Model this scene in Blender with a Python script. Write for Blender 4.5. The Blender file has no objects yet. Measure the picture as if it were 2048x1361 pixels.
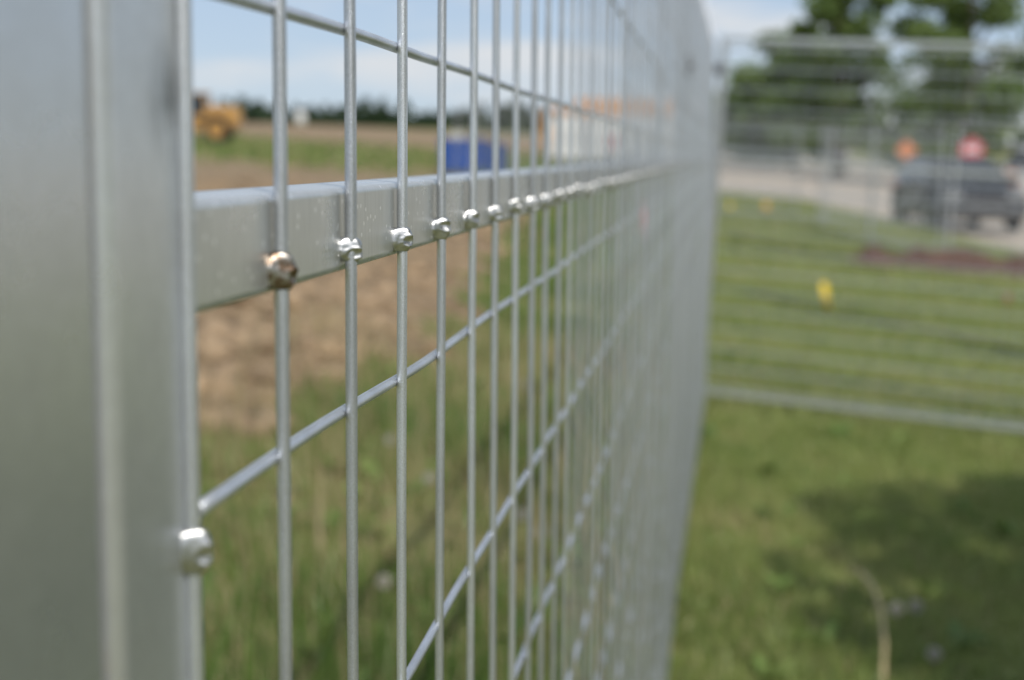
import bpy, bmesh, math, random
import numpy as np
from mathutils import Vector, Matrix, noise
rng = np.random.default_rng(7)
random.seed(7)
SC = bpy.context.scene
COL = SC.collection
R = math.radians

# ------------------------------------------------------------------ camera, sky, sun
cam_d = bpy.data.cameras.new('camera')
cam = bpy.data.objects.new('camera', cam_d)
COL.objects.link(cam)
CAM = Vector((0.09829, -0.32076, 1.30077))
right = Vector((0.989868, 0.141735, 0.008505))
down = Vector((0.026298, -0.124140, -0.991916))
fwd = Vector((-0.139533, 0.982090, -0.126609))
m3 = Matrix((right, -down, -fwd)).transposed()
cam.matrix_world = Matrix.Translation(CAM) @ m3.to_4x4()
cam_d.sensor_width = 36.0
cam_d.sensor_fit = 'HORIZONTAL'
cam_d.lens = 36.0 * 2930 / 2048
cam_d.clip_start = 0.01
cam_d.clip_end = 4000
cam_d.dof.use_dof = True
cam_d.dof.focus_distance = 0.445
cam_d.dof.aperture_fstop = 10.4
cam_d.dof.aperture_blades = 0
SC.camera = cam

SUN_EL = R(43)
sun_h = Vector((0.43, -0.90, 0)).normalized()
to_sun = Vector((sun_h.x * math.cos(SUN_EL), sun_h.y * math.cos(SUN_EL), math.sin(SUN_EL)))
sd = bpy.data.lights.new('sun', 'SUN')
sd.energy = 3.6
sd.angle = R(0.53)
sd.color = (1.0, 0.95, 0.87)
so = bpy.data.objects.new('sun', sd)
COL.objects.link(so)
so.rotation_euler = to_sun.to_track_quat('Z', 'Y').to_euler()

W = bpy.data.worlds.new('World')
SC.world = W
W.use_nodes = True
wn, wl = W.node_tree.nodes, W.node_tree.links
wn.clear()
w_out = wn.new('ShaderNodeOutputWorld')
w_bg = wn.new('ShaderNodeBackground')
w_bg.inputs['Strength'].default_value = 0.10
sky = wn.new('ShaderNodeTexSky')
sky.sky_type = 'NISHITA'
sky.sun_disc = False
sky.sun_elevation = SUN_EL
sky.sun_rotation = math.atan2(to_sun.x, to_sun.y)
sky.altitude = 600
sky.air_density = 1.0
sky.dust_density = 0.4
sky.ozone_density = 2.0
tc = wn.new('ShaderNodeTexCoord')
mp = wn.new('ShaderNodeMapping')
mp.inputs['Scale'].default_value = (3.0, 3.0, 16.0)
mp.inputs['Location'].default_value = (3.1, 1.7, 0.4)
cl = wn.new('ShaderNodeTexNoise')
cl.inputs['Scale'].default_value = 1.6
cl.inputs['Detail'].default_value = 7
cl.inputs['Roughness'].default_value = 0.56
cr = wn.new('ShaderNodeValToRGB')
cr.color_ramp.elements[0].position = 0.46
cr.color_ramp.elements[0].color = (0, 0, 0, 1)
cr.color_ramp.elements[1].position = 0.62
cr.color_ramp.elements[1].color = (1, 1, 1, 1)
mx = wn.new('ShaderNodeMix')
mx.data_type = 'RGBA'
mx.inputs['B'].default_value = (7.6, 7.7, 7.8, 1)
sc_ = wn.new('ShaderNodeMath')
sc_.operation = 'MULTIPLY'
sc_.inputs[1].default_value = 0.8
wl.new(tc.outputs['Generated'], mp.inputs['Vector'])
wl.new(mp.outputs['Vector'], cl.inputs['Vector'])
wl.new(cl.outputs['Fac'], cr.inputs['Fac'])
wl.new(cr.outputs['Color'], sc_.inputs[0])
wl.new(sc_.outputs[0], mx.inputs['Factor'])
veil = wn.new('ShaderNodeMix')            # thin high haze over the whole sky
veil.data_type = 'RGBA'
veil.inputs['Factor'].default_value = 0.72
veil.inputs['B'].default_value = (4.7, 5.8, 7.6, 1)
wl.new(sky.outputs['Color'], veil.inputs['A'])
wl.new(veil.outputs['Result'], mx.inputs['A'])
wl.new(mx.outputs['Result'], w_bg.inputs['Color'])
wl.new(w_bg.outputs[0], w_out.inputs[0])

SC.view_settings.view_transform = 'Standard'
SC.view_settings.look = 'None'
SC.view_settings.exposure = 0.0
SC.view_settings.gamma = 1.0
SC.render.engine = 'CYCLES'
SC.cycles.use_denoising = True
SC.cycles.max_bounces = 8
SC.cycles.transparent_max_bounces = 8
SC.cycles.sample_clamp_indirect = 4
SC.cycles.caustics_reflective = False
SC.cycles.caustics_refractive = False

# ------------------------------------------------------------------ material helpers
def mat(name):
    m = bpy.data.materials.new(name)
    m.use_nodes = True
    nt = m.node_tree
    b = nt.nodes['Principled BSDF']
    return m, nt, b

def nd(nt, kind, **kw):
    n = nt.nodes.new(kind)
    for k, v in kw.items():
        if k in n.inputs:
            n.inputs[k].default_value = v
        else:
            setattr(n, k, v)
    return n

def noise_tex(nt, vec, scale, detail=4, rough=0.55):
    n = nd(nt, 'ShaderNodeTexNoise', Scale=scale, Detail=detail, Roughness=rough)
    if vec is not None:
        nt.links.new(vec, n.inputs['Vector'])
    return n

def ramp(nt, fac, stops):
    r = nt.nodes.new('ShaderNodeValToRGB')
    e = r.color_ramp.elements
    while len(e) < len(stops):
        e.new(0.5)
    for el, (p, c) in zip(e, stops):
        el.position = p
        el.color = (*c, 1) if len(c) == 3 else c
    nt.links.new(fac, r.inputs['Fac'])
    return r

def mixc(nt, fac, a, b, mode='MIX'):
    n = nt.nodes.new('ShaderNodeMix')
    n.data_type = 'RGBA'
    n.blend_type = mode
    for s, v in (('Factor', fac), ('A', a), ('B', b)):
        if isinstance(v, (int, float)):
            n.inputs[s].default_value = v
        elif isinstance(v, tuple):
            n.inputs[s].default_value = (*v, 1)
        else:
            nt.links.new(v, n.inputs[s])
    return n.outputs['Result']

def math_n(nt, op, a, b=None, clamp=False):
    n = nt.nodes.new('ShaderNodeMath')
    n.operation = op
    n.use_clamp = clamp
    for i, v in enumerate((a, b)):
        if v is None:
            continue
        if isinstance(v, (int, float)):
            n.inputs[i].default_value = v
        else:
            nt.links.new(v, n.inputs[i])
    return n.outputs[0]

def bump(nt, b, height, strength, dist):
    n = nd(nt, 'ShaderNodeBump', Strength=strength, Distance=dist)
    nt.links.new(height, n.inputs['Height'])
    nt.links.new(n.outputs[0], b.inputs['Normal'])

def simple(name, col, rough=0.6, metal=0.0, var=0.15, scale=6.0, bump_s=0.0):
    m, nt, b = mat(name)
    t = nt.nodes.new('ShaderNodeTexCoord')
    n = noise_tex(nt, t.outputs['Object'], scale, 5)
    lo = tuple(c * (1 - var) for c in col)
    hi = tuple(min(1, c * (1 + var)) for c in col)
    r = ramp(nt, n.outputs['Fac'], [(0.3, lo), (0.7, hi)])
    nt.links.new(r.outputs[0], b.inputs['Base Color'])
    b.inputs['Roughness'].default_value = rough
    b.inputs['Metallic'].default_value = metal
    if bump_s:
        bump(nt, b, n.outputs['Fac'], bump_s, 0.02)
    return m

def galvanised(name, base, rough, grain, streak=False, specks=True, scuff=False, metal=0.6, gb=0.25, lof=0.86, fine_lo=0.76, vary=False):
    """zinc-coated steel: cloudy tone, fine grain, tiny zinc specks"""
    m, nt, b = mat(name)
    t = nt.nodes.new('ShaderNodeTexCoord')
    v = t.outputs['Object']
    big = noise_tex(nt, v, 28, 5, 0.6)
    mp_ = nd(nt, 'ShaderNodeMapping', Scale=(900, 900, 60) if streak else (1, 1, 1))
    nt.links.new(v, mp_.inputs['Vector'])
    fine = noise_tex(nt, mp_.outputs['Vector'], 1.0 if streak else grain, 3, 0.6)
    lo = (base[0] * lof, base[1] * lof * 0.985, base[2] * lof * 0.96)
    c1 = ramp(nt, big.outputs['Fac'], [(0.3, lo), (0.68, base)]).outputs[0]
    c2 = ramp(nt, fine.outputs['Fac'], [(0.3, (fine_lo,) * 3), (0.7, (1, 1, 1))]).outputs[0]
    col = mixc(nt, 1.0, c1, c2, 'MULTIPLY')
    if vary:
        oi = nt.nodes.new('ShaderNodeObjectInfo')
        vr = ramp(nt, oi.outputs['Random'], [(0.0, (0.84, 0.84, 0.85)), (1.0, (1.08, 1.08, 1.08))]).outputs[0]
        col = mixc(nt, 1.0, col, vr, 'MULTIPLY')
    if scuff:
        # rubbed dark scuff beside the wire, above the rail, and pale dirt runs lower down
        mp2 = nd(nt, 'ShaderNodeMapping', Scale=(1, 260, 60))
        mp2.inputs['Rotation'].default_value = (R(18), 0, 0)
        nt.links.new(v, mp2.inputs['Vector'])
        sn = noise_tex(nt, mp2.outputs['Vector'], 1.0, 4, 0.65)
        sep = nt.nodes.new('ShaderNodeSeparateXYZ')
        nt.links.new(v, sep.inputs[0])
        dy = math_n(nt, 'MULTIPLY', math_n(nt, 'SUBTRACT', sep.outputs['Y'], 0.0065), 100)
        dz = math_n(nt, 'MULTIPLY', math_n(nt, 'SUBTRACT', sep.outputs['Z'], 1.309), 75)
        rr = math_n(nt, 'ADD', math_n(nt, 'MULTIPLY', dy, dy), math_n(nt, 'MULTIPLY', dz, dz))
        msk = math_n(nt, 'SUBTRACT', 1.0, rr, True)
        sm = ramp(nt, sn.outputs['Fac'], [(0.40, (0, 0, 0)), (0.62, (1, 1, 1))]).outputs[0]
        col = mixc(nt, math_n(nt, 'MULTIPLY', math_n(nt, 'MULTIPLY', sm, msk), 0.85), col, (0.17, 0.18, 0.18))
        sm2 = ramp(nt, sn.outputs['Fac'], [(0.70, (0, 0, 0)), (0.78, (1, 1, 1))]).outputs[0]
        col = mixc(nt, math_n(nt, 'MULTIPLY', sm2, 0.35), col, (0.62, 0.55, 0.47))
    rn = ramp(nt, big.outputs['Fac'], [(0.3, (rough * 1.2,) * 3), (0.7, (rough * 0.85,) * 3)])
    rough_s = rn.outputs[0]
    h = fine.outputs['Fac']
    if specks:
        vo = nd(nt, 'ShaderNodeTexVoronoi', Scale=260.0)
        nt.links.new(v, vo.inputs['Vector'])
        near = math_n(nt, 'LESS_THAN', vo.outputs['Distance'], 0.17)
        sepc = nt.nodes.new('ShaderNodeSeparateColor')
        nt.links.new(vo.outputs['Color'], sepc.inputs[0])
        few = math_n(nt, 'GREATER_THAN', sepc.outputs[0], 0.80)
        sp = math_n(nt, 'MULTIPLY', near, few)
        col = mixc(nt, sp, col, (0.93, 0.94, 0.95))
        h = math_n(nt, 'ADD', h, math_n(nt, 'MULTIPLY', sp, 2.0))
    nt.links.new(col, b.inputs['Base Color'])
    nt.links.new(rough_s, b.inputs['Roughness'])
    b.inputs['Metallic'].default_value = metal
    bump(nt, b, h, gb, 0.0002)
    return m

M = {}
M['post'] = galvanised('galvanised_post', (0.68, 0.71, 0.74), 0.31, 300, specks=False, scuff=True, metal=0.72, lof=0.87, fine_lo=0.92)
M['post_plain'] = galvanised('galvanised_tube', (0.66, 0.69, 0.72), 0.28, 300, specks=False, metal=0.78, lof=0.93, fine_lo=0.92)
M['rail'] = galvanised('galvanised_rail', (0.72, 0.74, 0.74), 0.29, 300, streak=True, metal=0.68, fine_lo=0.84)
M['wire'] = galvanised('galvanised_wire', (0.78, 0.82, 0.88), 0.35, 2400, specks=False, metal=0.82, gb=0.6, lof=0.72, vary=True)
M['far_metal'] = galvanised('weathered_zinc', (0.60, 0.62, 0.64), 0.5, 300, specks=False)

def weld_mat(name, c1, c2, thr):
    m, nt, b = mat(name)
    t = nt.nodes.new('ShaderNodeTexCoord')
    n = noise_tex(nt, t.outputs['Object'], 420, 4, 0.6)
    r = ramp(nt, n.outputs['Fac'], [(thr - 0.08, c1), (thr + 0.08, c2)])
    nt.links.new(r.outputs[0], b.inputs['Base Color'])
    b.inputs['Metallic'].default_value = 1.0
    b.inputs['Roughness'].default_value = 0.36
    n2 = noise_tex(nt, t.outputs['Object'], 900, 3)
    bump(nt, b, n2.outputs['Fac'], 0.12, 0.0003)
    return m
M['weld'] = weld_mat('weld_silver', (0.46, 0.47, 0.47), (0.58, 0.58, 0.58), 0.5)
M['weld_brown'] = weld_mat('weld_heat_brown', (0.42, 0.40, 0.37), (0.20, 0.135, 0.09), 0.48)
M['clamp'] = simple('dark_clamp_steel', (0.16, 0.16, 0.17), 0.45, 0.7, 0.2, 40)

# ------------------------------------------------------------------ mesh helpers
def link(o, parent=None):
    COL.objects.link(o)
    if parent is not None:
        o.parent = parent
    return o

def mesh_obj(name, me, m, parent=None):
    o = bpy.data.objects.new(name, me)
    if m is not None and not me.materials:
        me.materials.append(m)
    return link(o, parent)

def tag(o, label=None, cat=None, group=None, kind=None):
    if label: o['label'] = label
    if cat: o['category'] = cat
    if group: o['group'] = group
    if kind: o['kind'] = kind
    return o

def empty(name, loc, rz=0):
    o = bpy.data.objects.new(name, None)
    o.location = loc
    o.rotation_euler = (0, 0, rz)
    o.empty_display_size = 0.05
    return link(o)

def copy_tree(o, parent=None):
    c = o.copy()
    COL.objects.link(c)
    c.parent = parent
    for ch in o.children:
        copy_tree(ch, c)
    return c

def np_mesh(name, verts, tris, attrs=None):
    verts = np.asarray(verts, dtype=np.float32)
    tris = np.asarray(tris, dtype=np.int32)
    k = tris.shape[1]
    me = bpy.data.meshes.new(name)
    me.vertices.add(len(verts))
    me.vertices.foreach_set('co', verts.ravel())
    me.loops.add(tris.size)
    me.loops.foreach_set('vertex_index', tris.ravel())
    me.polygons.add(len(tris))
    me.polygons.foreach_set('loop_start', np.arange(0, tris.size, k, dtype=np.int32))
    me.polygons.foreach_set('loop_total', np.full(len(tris), k, dtype=np.int32))
    for n, a in (attrs or {}).items():
        at = me.attributes.new(n, 'FLOAT', 'POINT')
        at.data.foreach_set('value', np.asarray(a, dtype=np.float32))
    me.update(calc_edges=True)
    return me

def round_tube(name, length, w, d, r, axis='Z', seg=6, cuts=1):
    """square hollow section with rounded corners, w along local a, d along local b; analytic normals"""
    ring, nor = [], []
    for cxs, cys, a0 in ((1, 1, 0), (-1, 1, 90), (-1, -1, 180), (1, -1, 270)):
        for i in range(seg + 1):
            a = R(a0 + 90 * i / seg)
            ring.append((cxs * (w / 2 - r) + r * math.cos(a), cys * (d / 2 - r) + r * math.sin(a)))
            nor.append((math.cos(a), math.sin(a)))
    n = len(ring)
    vs, ns, fs = [], [], []
    for k in range(cuts + 1):
        z = length * k / cuts
        for (a, b_), (p, q_) in zip(ring, nor):
            if axis == 'Z':
                vs.append((a, b_, z)); ns.append((p, q_, 0))
            elif axis == 'Y':      # a -> x, b -> z
                vs.append((a, z, b_)); ns.append((p, 0, q_))
    for k in range(cuts):
        for i in range(n):
            j = (i + 1) % n
            q4 = (k * n + i, k * n + j, (k + 1) * n + j, (k + 1) * n + i)
            fs.append(q4 if axis == 'Z' else q4[::-1])
    # thin caps (own vertices so the long faces keep their normals)
    for k, z in ((0, 0.0), (1, length)):
        base = len(vs)
        for (a, b_) in ring:
            s = -1 if k == 0 else 1
            if axis == 'Z':
                vs.append((a, b_, z)); ns.append((0, 0, s))
            else:
                vs.append((a, z, b_)); ns.append((0, s, 0))
        idx = list(range(base, base + n))
        if (axis == 'Z') == (k == 0):
            idx = idx[::-1]
        fs.append(tuple(idx))
    me = bpy.data.meshes.new(name)
    me.from_pydata(vs, [], fs)
    me.update()
    for p in me.polygons:
        p.use_smooth = True
    me.normals_split_custom_set_from_vertices(ns)
    return me

def wire_mesh(name, length, rad, axis, sides=16, step=0.03, wob=0.0, seed=0.0, tilt=0.0, z_pivot=0.0):
    k = max(1, int(length / step))
    vs, fs = [], []
    for i in range(k + 1):
        s = length * i / k
        ox = wob * (noise.noise((s * 9.0, seed, 0.3)) + 1.6 * noise.noise((s * 2.1, seed, 4.3)))
        oy = wob * (noise.noise((s * 7.0, seed, 5.7)) + 1.8 * noise.noise((s * 2.4, seed, 8.9))) + tilt * (s - z_pivot)
        rr = rad * (1 + 0.025 * noise.noise((s * 60, seed, 9.1)))
        for j in range(sides):
            a = 2 * math.pi * j / sides
            u, v = rr * math.cos(a), rr * math.sin(a)
            vs.append((ox + u, oy + v, s) if axis == 'Z' else (ox + u, s, oy + v))
    for i in range(k):
        for j in range(sides):
            j2 = (j + 1) % sides
            q4 = (i * sides + j, i * sides + j2, (i + 1) * sides + j2, (i + 1) * sides + j)
            fs.append(q4 if axis == 'Z' else q4[::-1])
    cap = tuple(range(sides))
    cap2 = tuple(range(k * sides, (k + 1) * sides))
    fs.append(cap[::-1] if axis == 'Z' else cap)
    fs.append(cap2 if axis == 'Z' else cap2[::-1])
    me = bpy.data.meshes.new(name)
    me.from_pydata(vs, [], fs)
    me.update()
    for p in me.polygons[:-2]:
        p.use_smooth = True
    return me

# ------------------------------------------------------------------ terrain
def h_base(x, y):
    r = np.hypot(x, y)
    return -0.05 * np.clip(x, -60, 25) + 0.011 * np.maximum(0, r - 20)

SOIL_Y = np.array([4.9, 5.2, 5.6, 7.2, 8.6, 15.9, 24, 40, 60])
SOIL_X = np.array([-2.9, -2.1, -1.85, -1.85, -1.65, -2.35, -3.1, -4.5, -6.0])
def edge_noise(x, y, s, k):
    return np.sin(x * s + 1.3 * k) * np.cos(y * s * 1.27 + k) + 0.6 * np.sin(x * s * 2.3 + y * s * 1.9 + 2 * k)
def soil_mask(x, y):
    b = np.interp(y, SOIL_Y, SOIL_X) + 0.25 * edge_noise(x, y, 2.1, 0.7)
    w = 0.3 + 0.01 * np.hypot(x, y)
    m = np.clip((b - x) / w + 0.5, 0, 1) * np.clip((y - 5.0 - 0.25 * edge_noise(x, y, 1.7, 2.0)) / 0.4, 0, 1)
    r = np.hypot(x, y)
    # weedy band in the middle distance, bare again behind it
    band = np.clip((r - 40) / 8, 0, 1) * np.clip((78 - r) / 8, 0, 1)
    m = m * (1 - 0.75 * band * np.clip(0.6 + 0.5 * edge_noise(x, y, 0.22, 1.1), 0, 1))
    m = m * (1 - 0.55 * np.clip((x + 14 + 0.0 * y) / 8, 0, 1) * np.clip((r - 40) / 15, 0, 1))
    m = m * (1 - 0.8 * np.clip((r - 190) / 60, 0, 1))
    return m
GR_X = np.array([-40, -2, 0.5, 2.2, 3.4, 4.1, 4.7, 6.0, 9.0, 60])
GR_Y = np.array([48, 44, 42, 40, 33.5, 29.0, 24.5, 22, 20.5, 19])
def gravel_mask(x, y):
    e = np.interp(x, GR_X, GR_Y) + 0.25 * edge_noise(x, y, 0.9, 3.0)
    m = np.clip((y - e) / 0.8 + 0.5, 0, 1) * np.clip((x + 1.5) / 1.0, 0, 1)
    far = 150 + 0.25 * np.clip(x, 0, 60)
    return m * np.clip((far - y) / 2 + 0.5, 0, 1)
WV = [(f_ * math.cos(a_), f_ * math.sin(a_), ph, 1.0 / f_) for f_, a_, ph in
      zip(np.geomspace(2.0, 16.0, 22), rng.uniform(0, 6.28, 22), rng.uniform(0, 6.28, 22))]
def rough_relief(x, y):
    z = 0.0
    for kx, ky, ph, am in WV:
        z = z + am * np.sin(kx * x + ky * y + ph + 0.7 * np.sin(1.7 * ky * x * 0.3 - kx * y * 0.4 + ph))
    return z
def h_ground(x, y):
    x = np.asarray(x, float); y = np.asarray(y, float)
    z = h_base(x, y)
    near = np.clip((60 - np.hypot(x, y)) / 40, 0, 1)
    sm = soil_mask(x, y) * near
    z = z + sm * (0.06 + 0.065 * rough_relief(x, y))
    z = z + 0.012 * edge_noise(x, y, 2.3, 4.0) * near - 0.03 * gravel_mask(x, y)
    return z
def gz(x, y):
    return float(h_ground(x, y))

def axis_pts(lo, near_lo, near_hi, hi, d):
    core = np.arange(near_lo, near_hi, d)
    up, s = [near_hi], d
    while up[-1] < hi:
        s *= 1.12
        up.append(up[-1] + s)
    dn, s = [near_lo], d
    while dn[-1] > lo:
        s *= 1.12
        dn.append(dn[-1] - s)
    return np.concatenate([np.array(dn[1:][::-1]), core, np.array(up)])
gx = axis_pts(-900, -9, 6, 900, 0.11)
gy = axis_pts(-200, 1.5, 26, 1500, 0.13)
GX, GY = np.meshgrid(gx, gy)
GZ = h_ground(GX, GY)
nx, ny = len(gx), len(gy)
ii = np.arange(nx * ny).reshape(ny, nx)
quads = np.stack([ii[:-1, :-1].ravel(), ii[:-1, 1:].ravel(), ii[1:, 1:].ravel(), ii[1:, :-1].ravel()], 1)
gme = np_mesh('ground', np.stack([GX.ravel(), GY.ravel(), GZ.ravel()], 1), quads,
              {'soil': soil_mask(GX, GY).ravel(), 'gravel': gravel_mask(GX, GY).ravel()})
for p in gme.polygons:
    p.use_smooth = True

def ground_material():
    m, nt, b = mat('ground_surface')
    t = nt.nodes.new('ShaderNodeTexCoord')
    v = t.outputs['Object']
    n1 = noise_tex(nt, v, 1.4, 6, 0.65)
    n2 = noise_tex(nt, v, 14, 6, 0.65)
    n3 = noise_tex(nt, v, 0.16, 5, 0.6)
    turf = mixc(nt, n1.outputs['Fac'], (0.15, 0.175, 0.06), (0.24, 0.235, 0.095))
    thatch = ramp(nt, n2.outputs['Fac'], [(0.45, (0, 0, 0)), (0.7, (1, 1, 1))]).outputs[0]
    turf = mixc(nt, math_n(nt, 'MULTIPLY', thatch, 0.45), turf, (0.20, 0.165, 0.085))
    soil = mixc(nt, n1.outputs['Fac'], (0.18, 0.125, 0.072), (0.36, 0.27, 0.165))
    soil = mixc(nt, math_n(nt, 'MULTIPLY', thatch, 0.5), soil, (0.25, 0.185, 0.115))
    soil = mixc(nt, n3.outputs['Fac'], soil, (0.28, 0.21, 0.14))
    grav = mixc(nt, n1.outputs['Fac'], (0.42, 0.355, 0.28), (0.52, 0.45, 0.37))
    grav = mixc(nt, n2.outputs['Fac'], grav, (0.47, 0.42, 0.36))
    a1 = nd(nt, 'ShaderNodeAttribute', attribute_name='soil')
    a2 = nd(nt, 'ShaderNodeAttribute', attribute_name='gravel')
    s1 = math_n(nt, 'ADD', a1.outputs['Fac'], math_n(nt, 'MULTIPLY', math_n(nt, 'SUBTRACT', n2.outputs['Fac'], 0.5), 0.8))
    s1 = ramp(nt, s1, [(0.35, (0, 0, 0)), (0.65, (1, 1, 1))]).outputs[0]
    s2 = math_n(nt, 'ADD', a2.outputs['Fac'], math_n(nt, 'MULTIPLY', math_n(nt, 'SUBTRACT', n2.outputs['Fac'], 0.5), 0.7))
    s2 = ramp(nt, s2, [(0.4, (0, 0, 0)), (0.6, (1, 1, 1))]).outputs[0]
    c = mixc(nt, s1, turf, soil)
    c = mixc(nt, s2, c, grav)
    nt.links.new(c, b.inputs['Base Color'])
    b.inputs['Roughness'].default_value = 0.95
    b.inputs['Specular IOR Level'].default_value = 0.1
    bump(nt, b, n2.outputs['Fac'], 0.8, 0.06)
    return m
tag(mesh_obj('ground', gme, ground_material()), kind='structure')

# ------------------------------------------------------------------ fence panels
S, H = 0.0635, 0.1016
PL = 3.66            # panel length
PW = 0.0388           # post width along the fence
RT = 0.0226          # rail tube
WR = 0.0016          # wire radius
Z1 = 1.23            # level of the first horizontal wire below the rail
FX = -WR - 0.0007             # front face of the tubes: the wires lie against it
TOPZ, BOTZ = Z1 + 0.652, Z1 - 1.150
RAIL_Z = Z1 + 0.0500
GP = 'mesh panels of the temporary fence'

def bead_mesh(seed, name='weld_bead'):
    """one MIG tack: a skin of weld metal flowing from the tube face (x = face) up over the wire (axis x = y = 0),
    with an uneven outline, a raised rim and a crater"""
    rnd = random.Random(seed)
    face = FX
    cy, cz = -0.0012 + rnd.uniform(-0.0004, 0.0003), rnd.uniform(-0.0004, 0.0004)
    ry, rz = 0.0034 * rnd.uniform(0.92, 1.1), 0.0042 * rnd.uniform(0.9, 1.12)
    T = 0.0014 * rnd.uniform(0.85, 1.2)
    ka, kz = rnd.uniform(-0.25, 0.15), rnd.uniform(-0.35, 0.25)
    nth, nr = 40, 16
    vs, fs = [(0, 0, 0)], []
    def surf(y, z, rho):
        w = math.sqrt(max(0.0, WR * WR - y * y)) if abs(y) < WR else -1
        w = w if w >= 0 else face
        fil = face + (WR * 0.9 - face) * math.exp(-((abs(y) - WR * 0.6) / 0.0017) ** 2) if abs(y) > WR * 0.6 else -1
        base = max(w, fil, face)
        u, v_ = (y - cy) / ry, (z - cz) / rz
        t = T * (1 - rho ** 4)
        t += 0.00055 * noise.noise((u * 1.4 + seed, v_ * 1.4, 2.0 * seed)) * (1 - rho)
        t += 0.00022 * noise.noise((u * 4 + seed, v_ * 4, 7.0 + seed))
        g = math.hypot(u - ka, v_ - kz)
        t += -0.0008 * math.exp(-(g / 0.26) ** 2) + 0.00045 * math.exp(-((g - 0.46) / 0.14) ** 2)
        return base + t * (1.0 if rho < 0.97 else 0.0) - (0.0012 if rho > 0.985 else 0)
    rows = []
    for j in range(1, nr + 1):
        rho = j / nr
        row = []
        for i in range(nth):
            a = 2 * math.pi * i / nth
            k = 1 + 0.16 * noise.noise((math.cos(a) * 1.3, math.sin(a) * 1.3, seed * 1.7)) + 0.06 * noise.noise((math.cos(a) * 4, math.sin(a) * 4, seed * 2.9))
            y = cy + ry * rho * k * math.cos(a)
            z = cz + rz * rho * k * math.sin(a)
            y = min(y, WR * 0.99)
            row.append(len(vs))
            vs.append((surf(y, z, rho), y, z))
        rows.append(row)
    vs[0] = (surf(cy, cz, 0), cy, cz)
    for i in range(nth):
        i2 = (i + 1) % nth
        fs.append((0, rows[0][i], rows[0][i2]))
        for j in range(nr - 1):
            fs.append((rows[j][i], rows[j + 1][i], rows[j + 1][i2], rows[j][i2]))
    fs.append(tuple(rows[-1][::-1]))
    bm = bmesh.new()
    bv = [bm.verts.new(p) for p in vs]
    for f in fs:
        bm.faces.new([bv[i] for i in f])
    # melted collar where the metal ran down on to the wire, and a grain of spatter on the tube
    def lump(c, s_, amp, fr, sub):
        r = bmesh.ops.create_icosphere(bm, subdivisions=sub, radius=1.0)
        for v_ in r['verts']:
            d = v_.co.normalized()
            k = 1 + amp * noise.noise(d * fr + Vector((seed * 3.1, c[2] * 900, 1.7)))
            v_.co = Vector((d.x * s_[0] * k + c[0], d.y * s_[1] * k + c[1], d.z * s_[2] * k + c[2]))
    lump((0.0001, 0.0002, cz - rz * 0.86), (WR * 1.22, WR * 1.22, 0.0013), 0.22, 1.5, 3)
    rr = rnd.uniform(0.0002, 0.0004)
    lump((face, cy - ry - rnd.uniform(0.0002, 0.003), rnd.uniform(-0.004, 0.005)), (rr * 0.7, rr, rr), 0.2, 2.0, 1)
    bmesh.ops.recalc_face_normals(bm, faces=bm.faces)
    me = bpy.data.meshes.new(name)
    bm.to_mesh(me); bm.free()
    for p in me.polygons:
        p.use_smooth = True
    return me
BEADS = [bead_mesh(s) for s in (3, 8, 13, 21, 34, 55)]
for b_ in BEADS:
    b_.materials.append(M['weld'])
bead_brown = bead_mesh(5)
bead_brown.materials.append(M['weld_brown'])

POST = round_tube('post', TOPZ + RT / 2, RT, PW, 0.0034)
RAIL = round_tube('rail', PL - 2 * PW + 0.002, RT, RT, 0.0021, 'Y')
VW = [wire_mesh('vertical_wire', TOPZ - BOTZ, WR, 'Z', 12, 0.06, 0.0011, s) for s in (0.1, 2.2, 4.4, 6.7, 9.3, 12.8, 15.1)]
HW = [wire_mesh('horizontal_wire', PL - 2 * (PW - 0.001), WR * 1.25, 'Y', 12, 0.05, 0.0008, s) for s in (1.1, 3.3, 8.2)]
for me_ in VW + HW:
    me_.materials.append(M['wire'])
POST.materials.append(M['post']); RAIL.materials.append(M['rail'])
WIRE_Y = [0.0320] + [0.0885 + S * k for k in range(56)] + [PL - 0.032]
LEVELS = [Z1 + H * k for k in range(-11, 7) if abs(Z1 + H * k - RAIL_Z) > 0.03 and BOTZ + 0.03 < Z1 + H * k < TOPZ - 0.03]
# slight lean of the first wires, as hand-straightened mesh has
LEAN = {0: 0.0}

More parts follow.
